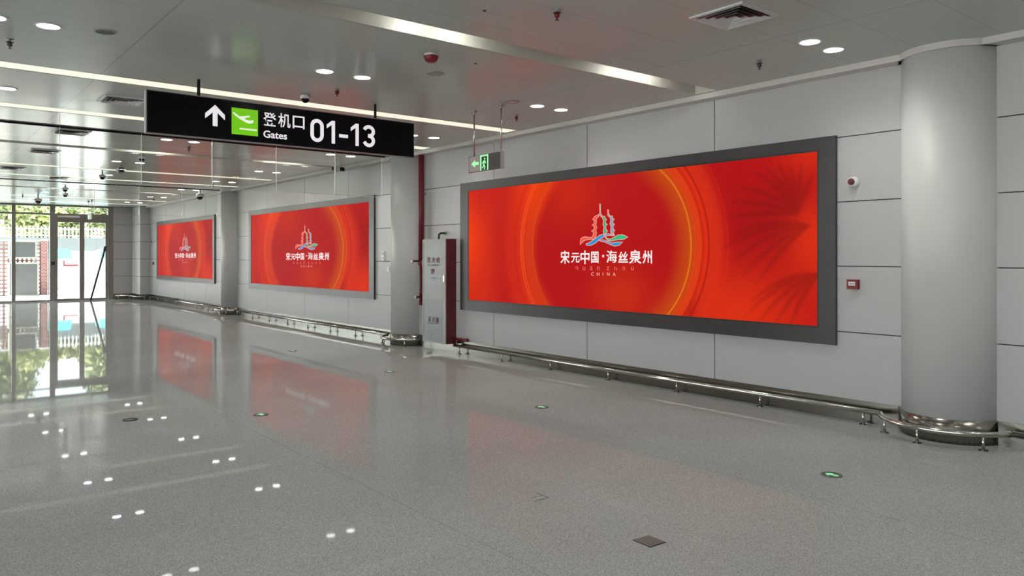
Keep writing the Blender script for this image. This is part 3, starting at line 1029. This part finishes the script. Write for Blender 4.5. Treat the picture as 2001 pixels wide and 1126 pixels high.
def sprinkler(x, y, label, red=True):
    t = thing('sprinkler', label, 'sprinkler', (x, y, H), 0, 'ceiling fire sprinklers')
    m_ = MB(); m_.lathe([(0.036, 0), (0.036, -0.004), (0.013, -0.012), (0.012, -0.03)], n=20); m_.build('rosette', M['grey'], t, smooth=True)
    m_ = MB(); m_.lathe([(0.034, -0.030), (0.034, -0.034), (0.018, -0.04)], n=20); m_.build('deflector_plate', M['darkgrey'], t)
    m_ = MB(); m_.lathe([(0.016, -0.038), (0.024, -0.052), (0.022, -0.066), (0.01, -0.074)], n=16)
    b = m_.build('bulb', M['redbright'] if red else M['darkgrey'], t, smooth=True)
    m_ = MB(); m_.cyl(0.006, -0.09, -0.072, n=10); m_.cyl(0.016, -0.094, -0.09, n=16); m_.build('tip', M['darkgrey'], t)
    t.scale = (0.85, 0.85, 0.85)
    if red: tag(b, 'red sprinkler bulb')
sprinkler(3.76, 4.15, 'red bulb sprinkler on the ceiling before the nearest light slot')
sprinkler(3.70, 7.55, 'red bulb sprinkler on the ceiling above the middle of the gates sign')
sprinkler(6.12, 7.50, 'red bulb sprinkler on the ceiling right of the exit sign rods')
sprinkler(6.16, 4.06, 'dark sprinkler on the ceiling above the large screen, left of the fat column', False)
sprinkler(0.78, 7.52, 'dark sprinkler at the top left of the ceiling', False)
sprinkler(3.75, 13.0, 'sprinkler just beyond the near glass barrier under the sign', False)
sprinkler(6.2, 19.6, 'sprinkler near the wall before the far glass barrier', False)
sprinkler(6.2, 25.2, 'sprinkler near the wall above the farthest screen', False)
sprinkler(2.9, 26.2, 'sprinkler near the left end windows', False)

t = thing('smoke_alarm', 'dark red domed alarm on the ceiling below the nearest light slot', 'alarm', (3.72, 5.75, H))
m_ = MB(); m_.lathe([(0.06, 0), (0.06, -0.012), (0.05, -0.02)], n=28); tag(m_.build('base', M['white'], t, smooth=True), 'white base')
m_ = MB(); m_.lathe([(0.066, -0.020), (0.066, -0.03), (0.05, -0.062), (0.03, -0.074)], n=28); m_.build('dome', M['redbright'], t, smooth=True)
def speaker(x, y, label):
    t = thing('ceiling_speaker', label, 'speaker', (x, y, H), 0, 'round ceiling speakers')
    m_ = MB(); m_.ring(0.07, 0.085, -0.007, 0); m_.build('rim', M['grey'], t)
    m_ = MB(); m_.cyl(0.07, -0.004, 0, n=32); m_.build('grille', M['darkgrey'] if x < 3 else M['grey'], t)
speaker(1.345, 6.80, 'round unlit ceiling speaker ring right of the upper left downlight')
speaker(4.14, 6.32, 'flat round grey ceiling speaker below the red domed alarm')
t = thing('access_panel', 'flush round access cover on the ceiling by the exit sign rods', 'cover', (5.58, 6.92, H))
m_ = MB(); m_.ring(0.075, 0.082, -0.003, 0); m_.build('rim', M['darkgrey'], t)
m_ = MB(); m_.cyl(0.075, -0.0015, 0, n=32); m_.build('cover_plate', M['trim'], t)
for (x, y, lb) in ((4.21, 5.76, 'tiny dark screw cap on the ceiling right of the red alarm'), (3.37, 4.5, 'tiny dark screw cap on the ceiling near the sprinkler')):
    m_ = MB(); m_.lathe([(0.014, 0), (0.012, -0.006), (0.006, -0.009)], n=14)
    tag(m_.build('screw_cap', M['darkgrey'], None, loc=(x, y, H)), lb, 'screw cap', 'ceiling screw caps')

def dome(x, y, drop, label, s=1.0):
    t = thing('dome_camera', label, 'camera', (x, y, H), 0, 'security cameras on the ceiling')
    m_ = MB(); m_.lathe([(0.02 * s, 0), (0.02 * s, -drop - 0.001), (0.075 * s, -drop - 0.005), (0.085 * s, -drop - 0.03 * s), (0.085 * s, -drop - 0.075 * s)], n=28)
    m_.build('housing', M['lampring'], t, smooth=True)
    m_ = MB(); r = 0.066 * s
    m_.lathe([(r * cos(a), -drop - 0.075 * s - r * sin(a)) for a in (0, 0.3, 0.6, 0.9, 1.2, 1.45)], n=28)
    tag(m_.build('dome_lens', M['black'], t, smooth=True), 'black dome')
dome(3.56, 8.04, 0.0, 'white dome camera with black lens right above the gates sign', 0.66)
dome(3.40, 14.55, 0.02, 'dome camera on the far ceiling below the sign arrow', 0.7)
dome(3.45, 18.1, 0.05, 'dome camera on the far ceiling near the middle light slot', 0.75)
dome(3.35, 22.0, 0.05, 'dome camera just beyond the far glass barrier', 0.8)
dome(3.65, 24.0, 0.05, 'dome camera in front of the left end windows', 0.8)
dome(3.25, 25.9, 0.10, 'white dome camera hanging lowest near the left end windows', 1.15)
dome(6.40, 21.3, 0.10, 'white dome camera on a stem above the farthest screen', 1.15)
t = thing('bullet_camera', 'small bullet camera by the wall above the middle screen', 'camera', (6.78, 13.7, H))
m_ = MB(); m_.cyl(0.012, -0.05, 0, n=10); m_.build('stem', M['white'], t)
m_ = MB(); m_.box(-0.17, 0.06, -0.045, 0.045, -0.13, -0.05); m_.build('housing', M['white'], t)
m_ = MB(); m_.box(-0.04, 0.05, -0.05, -0.045, -0.125, -0.055); m_.box(-0.176, -0.17, -0.04, 0.04, -0.125, -0.055); m_.build('lens_window', M['black'], t)
t = thing('bullet_camera', 'small dark bullet camera on the far ceiling left of the far dome', 'camera', (3.44, 16.4, H))
m_ = MB(); m_.cyl(0.012, -0.06, 0, n=10); m_.build('stem', M['white'], t)
m_ = MB(); m_.box(-0.05, 0.05, -0.12, 0.1, -0.16, -0.06); m_.build('housing', M['darkgrey'], t)
m_ = MB(); m_.box(-0.04, 0.04, -0.126, -0.12, -0.15, -0.07); m_.build('lens_window', M['black'], t)

# ------------------------------------------------------------------ fire cabinet and pipe
t = thing('fire_cabinet', 'tall pale glazed fire hydrant cabinet with dark red sides', 'fire cabinet', (6.825, 10.83, 0.14), RW)
CW, CH, CD = 0.684, 1.69, XW - 6.825
m_ = MB()
m_.box(0.0, CW, 0.012, CD, 0.0, CH)
tag(m_.build('body', M['red'], t), 'dark red steel body')
m_ = MB()
fw_ = 0.034
m_.box(0, CW, -0.004, 0.012, 0, fw_); m_.box(0, CW, -0.004, 0.012, CH - 0.05, CH); m_.box(0, fw_, -0.004, 0.012, fw_, CH - 0.05); m_.box(CW - fw_ * 2, CW, -0.004, 0.012, fw_, CH - 0.05)
m_.box(fw_, CW - fw_ * 2, -0.006, 0.012, 0.70, 0.765)
m_.build('front_frame', M['cabframe'], t)
m_ = MB(); m_.box(fw_, CW - fw_ * 2, 0.0, 0.011, 0.765, CH - 0.05); d1 = m_.build('door', M['cabface'], t)
tag(d1, 'upper glazed door with red hydrant lettering')
m_ = MB(); m_.box(fw_, CW - fw_ * 2, 0.0, 0.011, fw_, 0.70); d2 = m_.build('door', M['cabface'], t)
tag(d2, 'lower glazed door with red extinguisher lettering')
m_ = MB()
for i, c in enumerate('消火栓'):
    text(m_, c, 0.135 + i * 0.142, 0.240 + i * 0.142, 1.302, 1.398, -0.003, 0.012)
m_.build('lettering', M['redink'], d1)
m_ = MB(); text(m_, '119', 0.262, 0.362, 1.115, 1.205, -0.003, 0.05); m_.build('number', M['redink'], d1)
m_ = MB(); text(m_, 'FIRE HYDRANT', 0.135, 0.515, 1.256, 1.28, -0.003, 0.02); m_.build('small_lettering', M['greyink'], d1); m_ = MB(); text(m_, '火警电话', 0.235, 0.41, 1.04, 1.068, -0.003, 0.03); m_.build('lettering', M['greyink'], d1)
m_ = MB()
for i, c in enumerate('灭火器'):
    text(m_, c, 0.17 + i * 0.115, 0.262 + i * 0.115, 0.338, 0.418, -0.003, 0.012)
m_.build('lettering', M['redink'], d2)
m_ = MB(); text(m_, 'FIRE EXTINGUISHER', 0.17, 0.48, 0.305, 0.326, -0.003, 0.02); m_.build('lettering', M['greyink'], d2)
for z in (0.35, 1.3):
    m_ = MB(); m_.cyl(0.012, z - 0.05, z + 0.05, (0.0, 0.0, 0), n=10); m_.build('hinge', M['grey'], t)
m_ = MB(); m_.box(CW - fw_ * 1.5, CW - fw_ * 0.6, -0.014, -0.004, 1.0, 1.1); m_.build('handle', M['steelrail'], t)

t = thing('pipe_elbow', 'small dark pipe elbow on the wall above the fire cabinet', 'pipe', (XW, 10.45, 1.93))
m_ = MB(); m_.tube([(0, 0, 0), (-0.10, 0, 0), (-0.125, 0.01, -0.02), (-0.13, 0.01, -0.098)], 0.017, 10); m_.build('pipe', M['darkgrey'], t, smooth=True)
m_ = MB(); m_.lathe([(0.04, -0.012), (0.04, 0)], (0, 0, 0), 'X', 18); m_.build('wall_flange', M['grey'], t)

t = thing('fire_pipe', 'dark red vertical fire pipe between the round column and the fire cabinet', 'pipe', (6.94, 11.06, 0))
m_ = MB(); m_.cyl(0.047, 1.42, H, n=20); m_.build('riser', M['pipered'], t, smooth=True)
m_ = MB(); m_.cyl(0.03, 0.74, 1.44, n=18); m_.build('lower_pipe', M['pipered'], t, smooth=True)
m_ = MB(); m_.cyl(0.054, 1.40, 1.47, n=20); m_.cyl(0.04, 0.72, 0.78, n=18); m_.cyl(0.04, 0.9, 0.94, n=18); m_.build('coupling', M['pipered'], t, smooth=True)
m_ = MB(); m_.cyl(0.016, -0.17, 0.0, (0, 0, 1.47), 'X', 12); m_.cyl(0.02, -0.10, 0, (0, 0, 0.86), 'X', 12); m_.build('valve', M['pipered'], t)
m_ = MB(); m_.lathe([(0.03, -0.19), (0.03, -0.165)], (0, 0, 1.47), 'X', 14); m_.lathe([(0.028, -0.12), (0.028, -0.1)], (0, 0, 0.86), 'X', 14); m_.build('valve_cap', M['grey'], t)
m_ = MB(); m_.box(0.03, 0.09, -0.02, 0.02, 2.6, 2.63); m_.box(0.03, 0.09, -0.02, 0.02, 0.95, 0.98); m_.build('bracket', M['grey'], t)
t = thing('pipe_stub', 'short dark red pipe stub at the foot of the fire cabinet', 'pipe', (6.985, 10.13, 0.225))
m_ = MB(); m_.cyl(0.022, -0.33, 0.0, (0, 0, 0), 'Y', 14); m_.build('pipe', M['pipered'], t, smooth=True)
m_ = MB(); m_.cyl(0.027, -0.36, -0.33, (0, 0, 0), 'Y', 14); m_.build('end_cap', M['red'], t)

# ------------------------------------------------------------------ small wall devices
def sounder(y, z, label):
    t = thing('wall_sounder', label, 'alarm', (XW, y, z), RW, 'fire sounders on the right wall')
    m_ = MB(); m_.lathe([(0.052, 0), (0.052, -0.02), (0.046, -0.045), (0.036, -0.052)], (0, 0, 0), 'Y', 28); m_.build('base', M['white'], t, smooth=True)
    m_ = MB(); m_.lathe([(0.03, -0.05), (0.03, -0.07), (0.018, -0.085)], (0, 0, 0), 'Y', 24); tag(m_.build('lens', M['red'], t, smooth=True), 'dark red lens')
def callpoint(y, z, label):
    t = thing('call_point', label, 'fire alarm', (XW, y, z), RW, 'red manual call points')
    m_ = MB(); m_.box(-0.052, 0.052, -0.045, 0, -0.045, 0.045); m_.build('housing', M['redbright'], t)
    m_ = MB(); m_.box(-0.034, 0.03, -0.047, -0.045, -0.012, 0.024); p = m_.build('press_plate', M['white'], t); tag(p, 'white press plate')
    m_ = MB()
    for k in range(3):
        m_.box(-0.024 + k * 0.018, -0.012 + k * 0.018, -0.0485, -0.047, 0.0, 0.012)
    m_.build('pressing_mark', M['greyink'], p)
sounder(3.57, 2.25, 'round white sounder with dark red lens right of the large screen')
callpoint(3.57, 1.286, 'red square call point right of the large screen')
sounder(28.75, 2.05, 'tiny sounder on the wall by the far square pier')
callpoint(28.75, 1.3, 'tiny red call point on the wall by the far square pier')
t = thing('wall_controller', 'white wall controller right of the middle red screen', 'wall switch', (XW, 12.5, 1.56), RW)
m_ = MB(); m_.box(-0.045, 0.045, -0.025, 0, -0.09, 0.09); m_.build('housing', M['white'], t)
m_ = MB(); m_.box(-0.032, 0.032, -0.027, -0.025, 0.01, 0.07); m_.box(-0.03, 0.03, -0.027, -0.025, -0.06, -0.03); m_.build('display', M['grey'], t)
t = thing('light_switch', 'white switch plate below the wall controller', 'wall switch', (XW, 12.32, 1.31), RW)
m_ = MB(); m_.box(-0.043, 0.043, -0.012, 0, -0.043, 0.043); m_.build('plate', M['white'], t)
m_ = MB(); m_.box(-0.028, 0.028, -0.016, -0.012, -0.028, 0.028); m_.build('rocker', M['paintwhite'], t)

# ------------------------------------------------------------------ floor fittings
def guide(x, y, label):
    t = thing('floor_guide_light', label, 'floor light', (x, y, 0), 0, 'round green evacuation lights set in the floor')
    m_ = MB(); m_.ring(0.058, 0.072, 0, 0.005); m_.build('rim', M['floorsteel'], t)
    m_ = MB(); m_.cyl(0.058, 0, 0.004, n=28); m_.build('disc', M['guidegreen'], t)
    m_ = MB()
    m_.add([(-0.05, 0, 0.0048), (-0.005, 0.045, 0.0048), (-0.005, 0.016, 0.0048), (0.05, 0.016, 0.0048), (0.05, -0.016, 0.0048), (-0.005, -0.016, 0.0048), (-0.005, -0.045, 0.0048)], [(6, 5, 4, 3, 2, 1, 0)])
    a = m_.build('arrow', M['guidepale'], t)
    a.rotation_euler = (0, 0, -pi / 2)
guide(5.11, 2.73, 'green round floor light nearest the viewer, near the fat column')
guide(5.11, 5.85, 'green round floor light before the middle of the large screen')
guide(5.11, 8.95, 'round floor light in front of the fire cabinet')
guide(5.0, 11.92, 'round floor light before the middle screen, farthest of its row')
guide(2.73, 7.29, 'green round floor light below the gates sign, away from the wall')
t = thing('floor_socket', 'round black rimmed floor socket at the left, before the end windows', 'floor box', (1.68, 7.84, 0))
m_ = MB(); m_.ring(0.05, 0.066, 0, 0.008); m_.build('rim', M['blackmetal'], t)
m_ = MB(); m_.cyl(0.05, 0, 0.005, n=28); m_.build('lid', M['floorsteel'], t)
t = thing('floor_hatch', 'small square dark steel floor hatch nearest the viewer', 'floor box', (3.142, 2.705, 0), radians(-3))
m_ = MB(); m_.box(-0.062, 0.062, -0.066, 0.066, 0, 0.002); m_.build('rim', M['hatchjoint'], t)
m_ = MB(); m_.box(-0.058, 0.058, -0.062, 0.062, 0.002, 0.004); m_.build('lid', M['floorsteel'], t)
t = thing('floor_hatch', 'small flush granite floor hatch with thin dark joints', 'floor box', (3.158, 3.67, 0))
m_ = MB()
for a, b, c, d in ((-0.06, 0.06, -0.06, -0.055), (0.055, 0.06, -0.06, 0.06), (-0.04, 0.055, 0.0, 0.004)):
    m_.box(a, b, c, d, 0, 0.0012)
m_.build('joint', M['hatchjoint'], t)
m_ = MB(); m_.box(-0.06, 0.055, -0.055, 0.06, 0, 0.0008); m_.build('lid', M['floor'], t)

# final placing of what hangs from the ceiling and what is set in the floor
for o in list(COL.objects):
    if o.parent is None and 'kind' not in o and o.type in ('EMPTY', 'MESH'):
        if o.location.z > 2.5 and o.name.split('.')[0] not in ('ceiling_light_slot', 'barrier_track', 'glass_panel'):
            o.location.x -= 0.06
            o.location.y -= 0.08
        elif o.name.startswith('floor_'):
            o.location.x += 0.041
            o.location.y += 0.051

# ------------------------------------------------------------------ glazed end: windows and doors
FY0, FY1 = YE - 0.02, YE + 0.08
def window(n, x0, x1):
    o = MB()
    hwm = 0.055
    o.box(x0 - hwm, x0 + hwm, FY0, FY1, 0, H); 
    o.box(x0 + hwm, x1 - hwm, FY0 + 0.01, FY1 - 0.01, 2.975, 3.035)
    o.box(x0 + hwm, x1 - hwm, FY0, FY1, 0, 0.055)
    o.box(x0 + hwm, x1 - hwm, FY0, FY1, H - 0.06, H)
    w_ = struct(o.build('window_%d' % n, M['alu']), 'tall glazed bay with grey aluminium frame' if n < 3 else None)
    for z0, z1 in ((0.055, 2.975), (3.035, H - 0.06)):
        p = MB(); p.box(x0 + hwm, x1 - hwm, YE + 0.025, YE + 0.033, z0, z1)
        struct(p.build('pane', M['winglass'], w_))
xs = [4.18 - 0.02, 3.05]
while xs[-1] > XL + 1:
    xs.append(xs[-1] - 1.12)
for i, (b, a) in enumerate(zip(xs[:-1], xs[1:])):
    window(i + 1, a, b)
# door: frame, two leaves, light above
o = MB()
o.box(4.10, 4.255, FY0, FY1, 0, H)
o.box(5.90, 6.07, FY0, FY1, 0, H)
o.box(4.255, 5.90, FY0 - 0.03, FY1, 2.80, 3.03)
o.box(4.255, 5.90, FY0, FY1, H - 0.06, H)
o.box(4.255, 5.90, FY0, FY1, 0, 0.02)
dr = struct(o.build('door_1', M['alu']), 'double glass door in a grey aluminium frame at the end of the hall')
p = MB(); p.box(4.255, 5.90, YE + 0.025, YE + 0.033, 3.03, H - 0.06); struct(p.build('pane', M['winglass'], dr))
p = MB(); p.box(4.32, 5.0, FY0 - 0.045, FY0 - 0.03, 2.90, 2.97); struct(p.build('door_operator', M['white'], dr))
for a, b in ((4.262, 5.076), (5.080, 5.894)):
    o = MB()
    o.box(a, a + 0.075, YE, YE + 0.05, 0.02, 2.80); o.box(b - 0.075, b, YE, YE + 0.05, 0.02, 2.80)
    o.box(a + 0.075, b - 0.075, YE, YE + 0.05, 0.02, 0.075); o.box(a + 0.075, b - 0.075, YE, YE + 0.05, 2.74, 2.80)
    lf = struct(o.build('leaf', M['alu'], dr))
    p = MB(); p.box(a + 0.075, b - 0.075, YE + 0.02, YE + 0.028, 0.075, 2.74); struct(p.build('pane', M['winglass'], lf))
    hx = b - 0.035 if a < 4.5 else a + 0.035
    p = MB(); p.cyl(0.012, 0.95, 1.35, (hx, YE - 0.04, 0), n=12); p.box(hx - 0.01, hx + 0.01, YE - 0.04, YE, 0.98, 1.0); p.box(hx - 0.01, hx + 0.01, YE - 0.04, YE, 1.30, 1.32)
    struct(p.build('door_handle', M['alu'], lf))
t = thing('card_reader', 'small black card reader on the door frame left of the glass doors', 'card reader', (4.19, FY0, 1.31))
m_ = MB(); m_.box(-0.055, 0.055, -0.03, 0, -0.055, 0.055); m_.build('housing', M['blackmetal'], t)
m_ = MB(); m_.box(-0.02, 0.02, -0.032, -0.03, -0.01, 0.03); m_.build('reader_window', M['darkgrey'], t)
t = thing('leaning_pole', 'dark pole leaning diagonally against the right glass door leaf', 'pole', (5.30, 30.12, 0))
m_ = MB(); m_.tube([(0, 0, 0.014), (0.5, 0.212, 1.86)], 0.036, 10); m_.build('shaft', M['polegrey'], t, smooth=True)
m_ = MB(); m_.tube([(0.47, 0.20, 1.75), (0.51, 0.215, 1.90)], 0.05, 10); m_.build('head', M['darkgrey'], t, smooth=True)

# ------------------------------------------------------------------ outside
mb = MB(); mb.box(-70, 60, YE + 0.1, 90, -0.3, -0.02); mb.box(-70, XL - 0.2, -50, YE + 0.1, -0.3, -0.02)
tag(mb.build('forecourt', M['concrete']), 'white sunlit concrete forecourt outside the doors', 'ground', None, 'structure')

# pierced block screen with brick pier
t = thing('block_screen', 'pinkish pierced block wall outside the left end windows', 'wall', (4.55, 36.2, -0.02))
m_ = MB()
cs, th = 0.155, 0.10
for i in range(26):
    for j in range(14):
        x1 = -i * cs; x0 = x1 - cs; z0 = 0.0 + j * cs; z1 = z0 + cs
        cx_, cz_ = (x0 + x1) / 2, (z0 + z1) / 2
        n = 8; r = cs * 0.36
        sq = []; ci = []
        for k in range(n):
            a = 2 * pi * k / n
            s_ = max(abs(cos(a)), abs(sin(a)))
            sq.append((cx_ + cs / 2 * cos(a) / s_, cz_ + cs / 2 * sin(a) / s_)); ci.append((cx_ + r * cos(a), cz_ + r * sin(a)))
        vs = [(p[0], 0, p[1]) for p in sq] + [(p[0], 0, p[1]) for p in ci] + [(p[0], th, p[1]) for p in ci] + [(p[0], th, p[1]) for p in sq]
        fs = []
        for k in range(n):
            k2 = (k + 1) % n
            fs += [(k, k2, n + k2, n + k), (n + k, n + k2, 2 * n + k2, 2 * n + k), (2 * n + k, 2 * n + k2, 3 * n + k2, 3 * n + k)]
        m_.add(vs, fs)
m_.build('pierced_blocks', M['block'], t)
m_ = MB(); m_.box(-26 * cs, 0, -0.02, th + 0.02, 14 * cs, 14 * cs + 0.06); m_.build('coping', M['paintwhite'], t)
t = thing('brick_pier', 'red brick pier outside, left of the glass doors', 'pier', (4.67, 36.15, -0.02))
m_ = MB(); m_.box(-0.11, 0.13, 0, 0.3, 0, 2.2); m_.build('brickwork', M['brick'], t)
m_ = MB(); m_.box(-0.10, 0.15, -0.02, 0.32, 2.2, 2.25); m_.build('cap', M['paintwhite'], t)
t = thing('gate_post', 'dark steel post beside the brick pier outside', 'post', (4.88, 36.1, -0.02))
m_ = MB(); m_.box(-0.05, 0.05, 0, 0.1, 0, 2.2); m_.build('post', M['darkgrey'], t)

def unit(x0, x1, z0, z1, y, label, legs):
    t = thing('service_unit', label, 'equipment box', (x0, y, z0))
    w_, h_, d_ = x1 - x0, z1 - z0, 0.55
    m_ = MB(); m_.box(0, w_, 0.03, d_, 0, h_); m_.build('casing', M['unitside'], t)
    m_ = MB(); k = 0.05
    m_.box(0, w_, 0, 0.03, 0, k); m_.box(0, w_, 0, 0.03, h_ - k, h_); m_.box(0, k, 0, 0.03, k, h_ - k); m_.box(w_ - k, w_, 0, 0.03, k, h_ - k)
    m_.build('front_frame', M['unitside'], t)
    m_ = MB(); m_.box(k, w_ - k, 0.012, 0.03, k, h_ - k)
    p = m_.build('front_panel', M['unitgrey'], t)
    for z in legs:
        q_ = MB(); q_.box(0.02, 0.08, 0.1, 0.16, z, 0); q_.box(w_ - 0.08, w_ - 0.02, 0.1, 0.16, z, 0); q_.build('support', M['unitside'], t)
unit(3.42, 4.33, 1.47, 2.16, 35.45, 'upper dark grey equipment box outside the window', [-0.17])
unit(3.40, 4.40, -0.02, 1.30, 35.45, 'lower taller dark grey equipment box outside the window', [])

# boundary wall, fence
t = thing('boundary_wall', 'pale boundary wall with grey upper band far outside the doors', 'wall', (0, 44, -0.02))
m_ = MB(); m_.box(-10, 26, 0, 0.2, 0, 1.85); m_.build('lower_wall', M['paintwhite'], t)
m_ = MB(); m_.box(-10, 26, -0.02, 0.22, 1.85, 2.5); tag(m_.build('upper_band', mat('band_grey', (0.13, 0.145, 0.14), 0.7), t), 'grey upper band')
t = thing('picket_fence', 'white picket fence on top of the far boundary wall', 'fence', (0, 44.1, 2.48))
m_ = MB()
for i in range(150):
    x = -6 + i * 0.17
    m_.box(x, x + 0.06, 0, 0.03, 0, 0.55)
m_.build('pickets', M['paintwhite'], t)
m_ = MB(); m_.box(-6, 20, 0.03, 0.06, 0.08, 0.13); m_.box(-6, 20, 0.03, 0.06, 0.42, 0.47); m_.build('fence_rail', M['paintwhite'], t)

def kiosk(x, y, label):
    t = thing('kiosk', label, 'kiosk', (x, y, -0.02), 0, 'teal roofed kiosks outside the doors')
    m_ = MB(); m_.box(-0.6, 0.6, -0.6, 0.6, 0, 1.45); m_.build('body', M['paintwhite'], t)
    m_ = MB(); m_.plate([(-0.66, 1.45), (0.66, 1.45), (0.62, 1.86), (0.5, 1.92), (-0.5, 1.92), (-0.62, 1.86)], -0.66, 0.66); tag(m_.build('roof', M['teal'], t), 'teal roof')
    m_ = MB(); m_.box(-0.45, 0.45, -0.61, -0.6, 0.1, 1.3); m_.build('shutter', M['paintwhite'], t)
kiosk(5.75, 41.5, 'white kiosk with teal roof outside, behind the left door leaf')
kiosk(8.25, 41.5, 'white kiosk with teal roof outside, behind the right door leaf')
for x, lb in ((6.15, 'low red rail outside, seen through the left door leaf'), (8.0, 'low red rail outside, seen through the right door leaf')):
    t = thing('parking_rail', lb, 'rail', (x, 39.5, -0.02), 0, 'low red rails outside the doors')
    m_ = MB(); m_.box(-0.3, 0.3, 0, 0.05, 1.12, 1.2); m_.build('bar', M['redbright'], t)
    m_ = MB(); m_.box(-0.3, -0.24, 0, 0.05, 1.2, 1.38); m_.build('end_stop', M['redbright'], t)
    m_ = MB(); m_.box(-0.3, -0.24, 0, 0.05, 0, 1.12); m_.build('post', M['paintwhite'], t)
    m_ = MB(); m_.box(0.24, 0.3, 0, 0.05, 0, 1.12); m_.build('post', M['paintwhite'], t)

# trees
def leaf_mesh(seed, n, rx, rz, size):
    r = random.Random(seed)
    m_ = MB()
    blobs = [(r.uniform(-0.6, 0.6) * rx, r.uniform(-0.6, 0.6) * rx, r.uniform(-0.6, 0.6) * rz, r.uniform(0.4, 0.62)) for _ in range(9)]
    for i in range(n):
        bx, by, bz, br_ = r.choice(blobs)
        d = Vector((r.gauss(0, 1), r.gauss(0, 1), r.gauss(0, 1))).normalized() * (br_ * r.random() ** 0.4)
        c = Vector((bx + d.x * rx, by + d.y * rx, bz + d.z * rz))
        a = Vector((r.gauss(0, 1), r.gauss(0, 1), r.gauss(0, 0.6))).normalized()
        b = a.cross(Vector((r.gauss(0, 1), r.gauss(0, 1), r.gauss(0, 1)))).normalized()
        s_ = size * r.uniform(0.6, 1.3)
        m_.add([c - a * s_, c + b * s_ * 0.5, c + a * s_, c - b * s_ * 0.5], [(0, 1, 2, 3)])
    return m_
tr = [(2.6, 48, 7.8, 1.9, 2.9, 1), (5.0, 53.5, 8.2, 1.6, 2.9, 2), (6.1, 49, 4.5, 1.5, 1.2, 1), (7.9, 52.5, 4.9, 1.5, 1.3, 2), (9.5, 48.5, 7.6, 1.7, 2.7, 2), (12.6, 52.5, 8.0, 1.9, 2.8, 1), (15.2, 48, 8.4, 2.2, 3.0, 2), (0.0, 53.5, 7.8, 1.9, 2.7, 2)]
tl = ['leafy tree behind the fence at the far left window edge', 'taller leafy tree behind the left end window', 'low pale green tree behind the middle end window', 'low leafy tree behind the left door leaf',
      'tall leafy tree behind the right door leaf', 'tall pale leafy tree right of the doors', 'tall dense tree hidden mostly behind the end wall', 'leafy tree beyond the left edge of view']
for k, (x, y, top, rx, rz_, lf) in enumerate(tr):
    t = thing('leafy_tree', tl[k], 'tree', (x, y, -0.02), 0, 'leafy trees beyond the fence')
    m_ = MB(); m_.lathe([(0.16, 0), (0.12, 1.2), (0.09, top - rz_)], n=10); m_.build('trunk', M['bark'], t, smooth=True)
    f = leaf_mesh(k + 3, 2600, rx, rz_, 0.20).build('foliage', M['leaf%d' % lf], t)
    f.location = (0, 0, top - rz_)
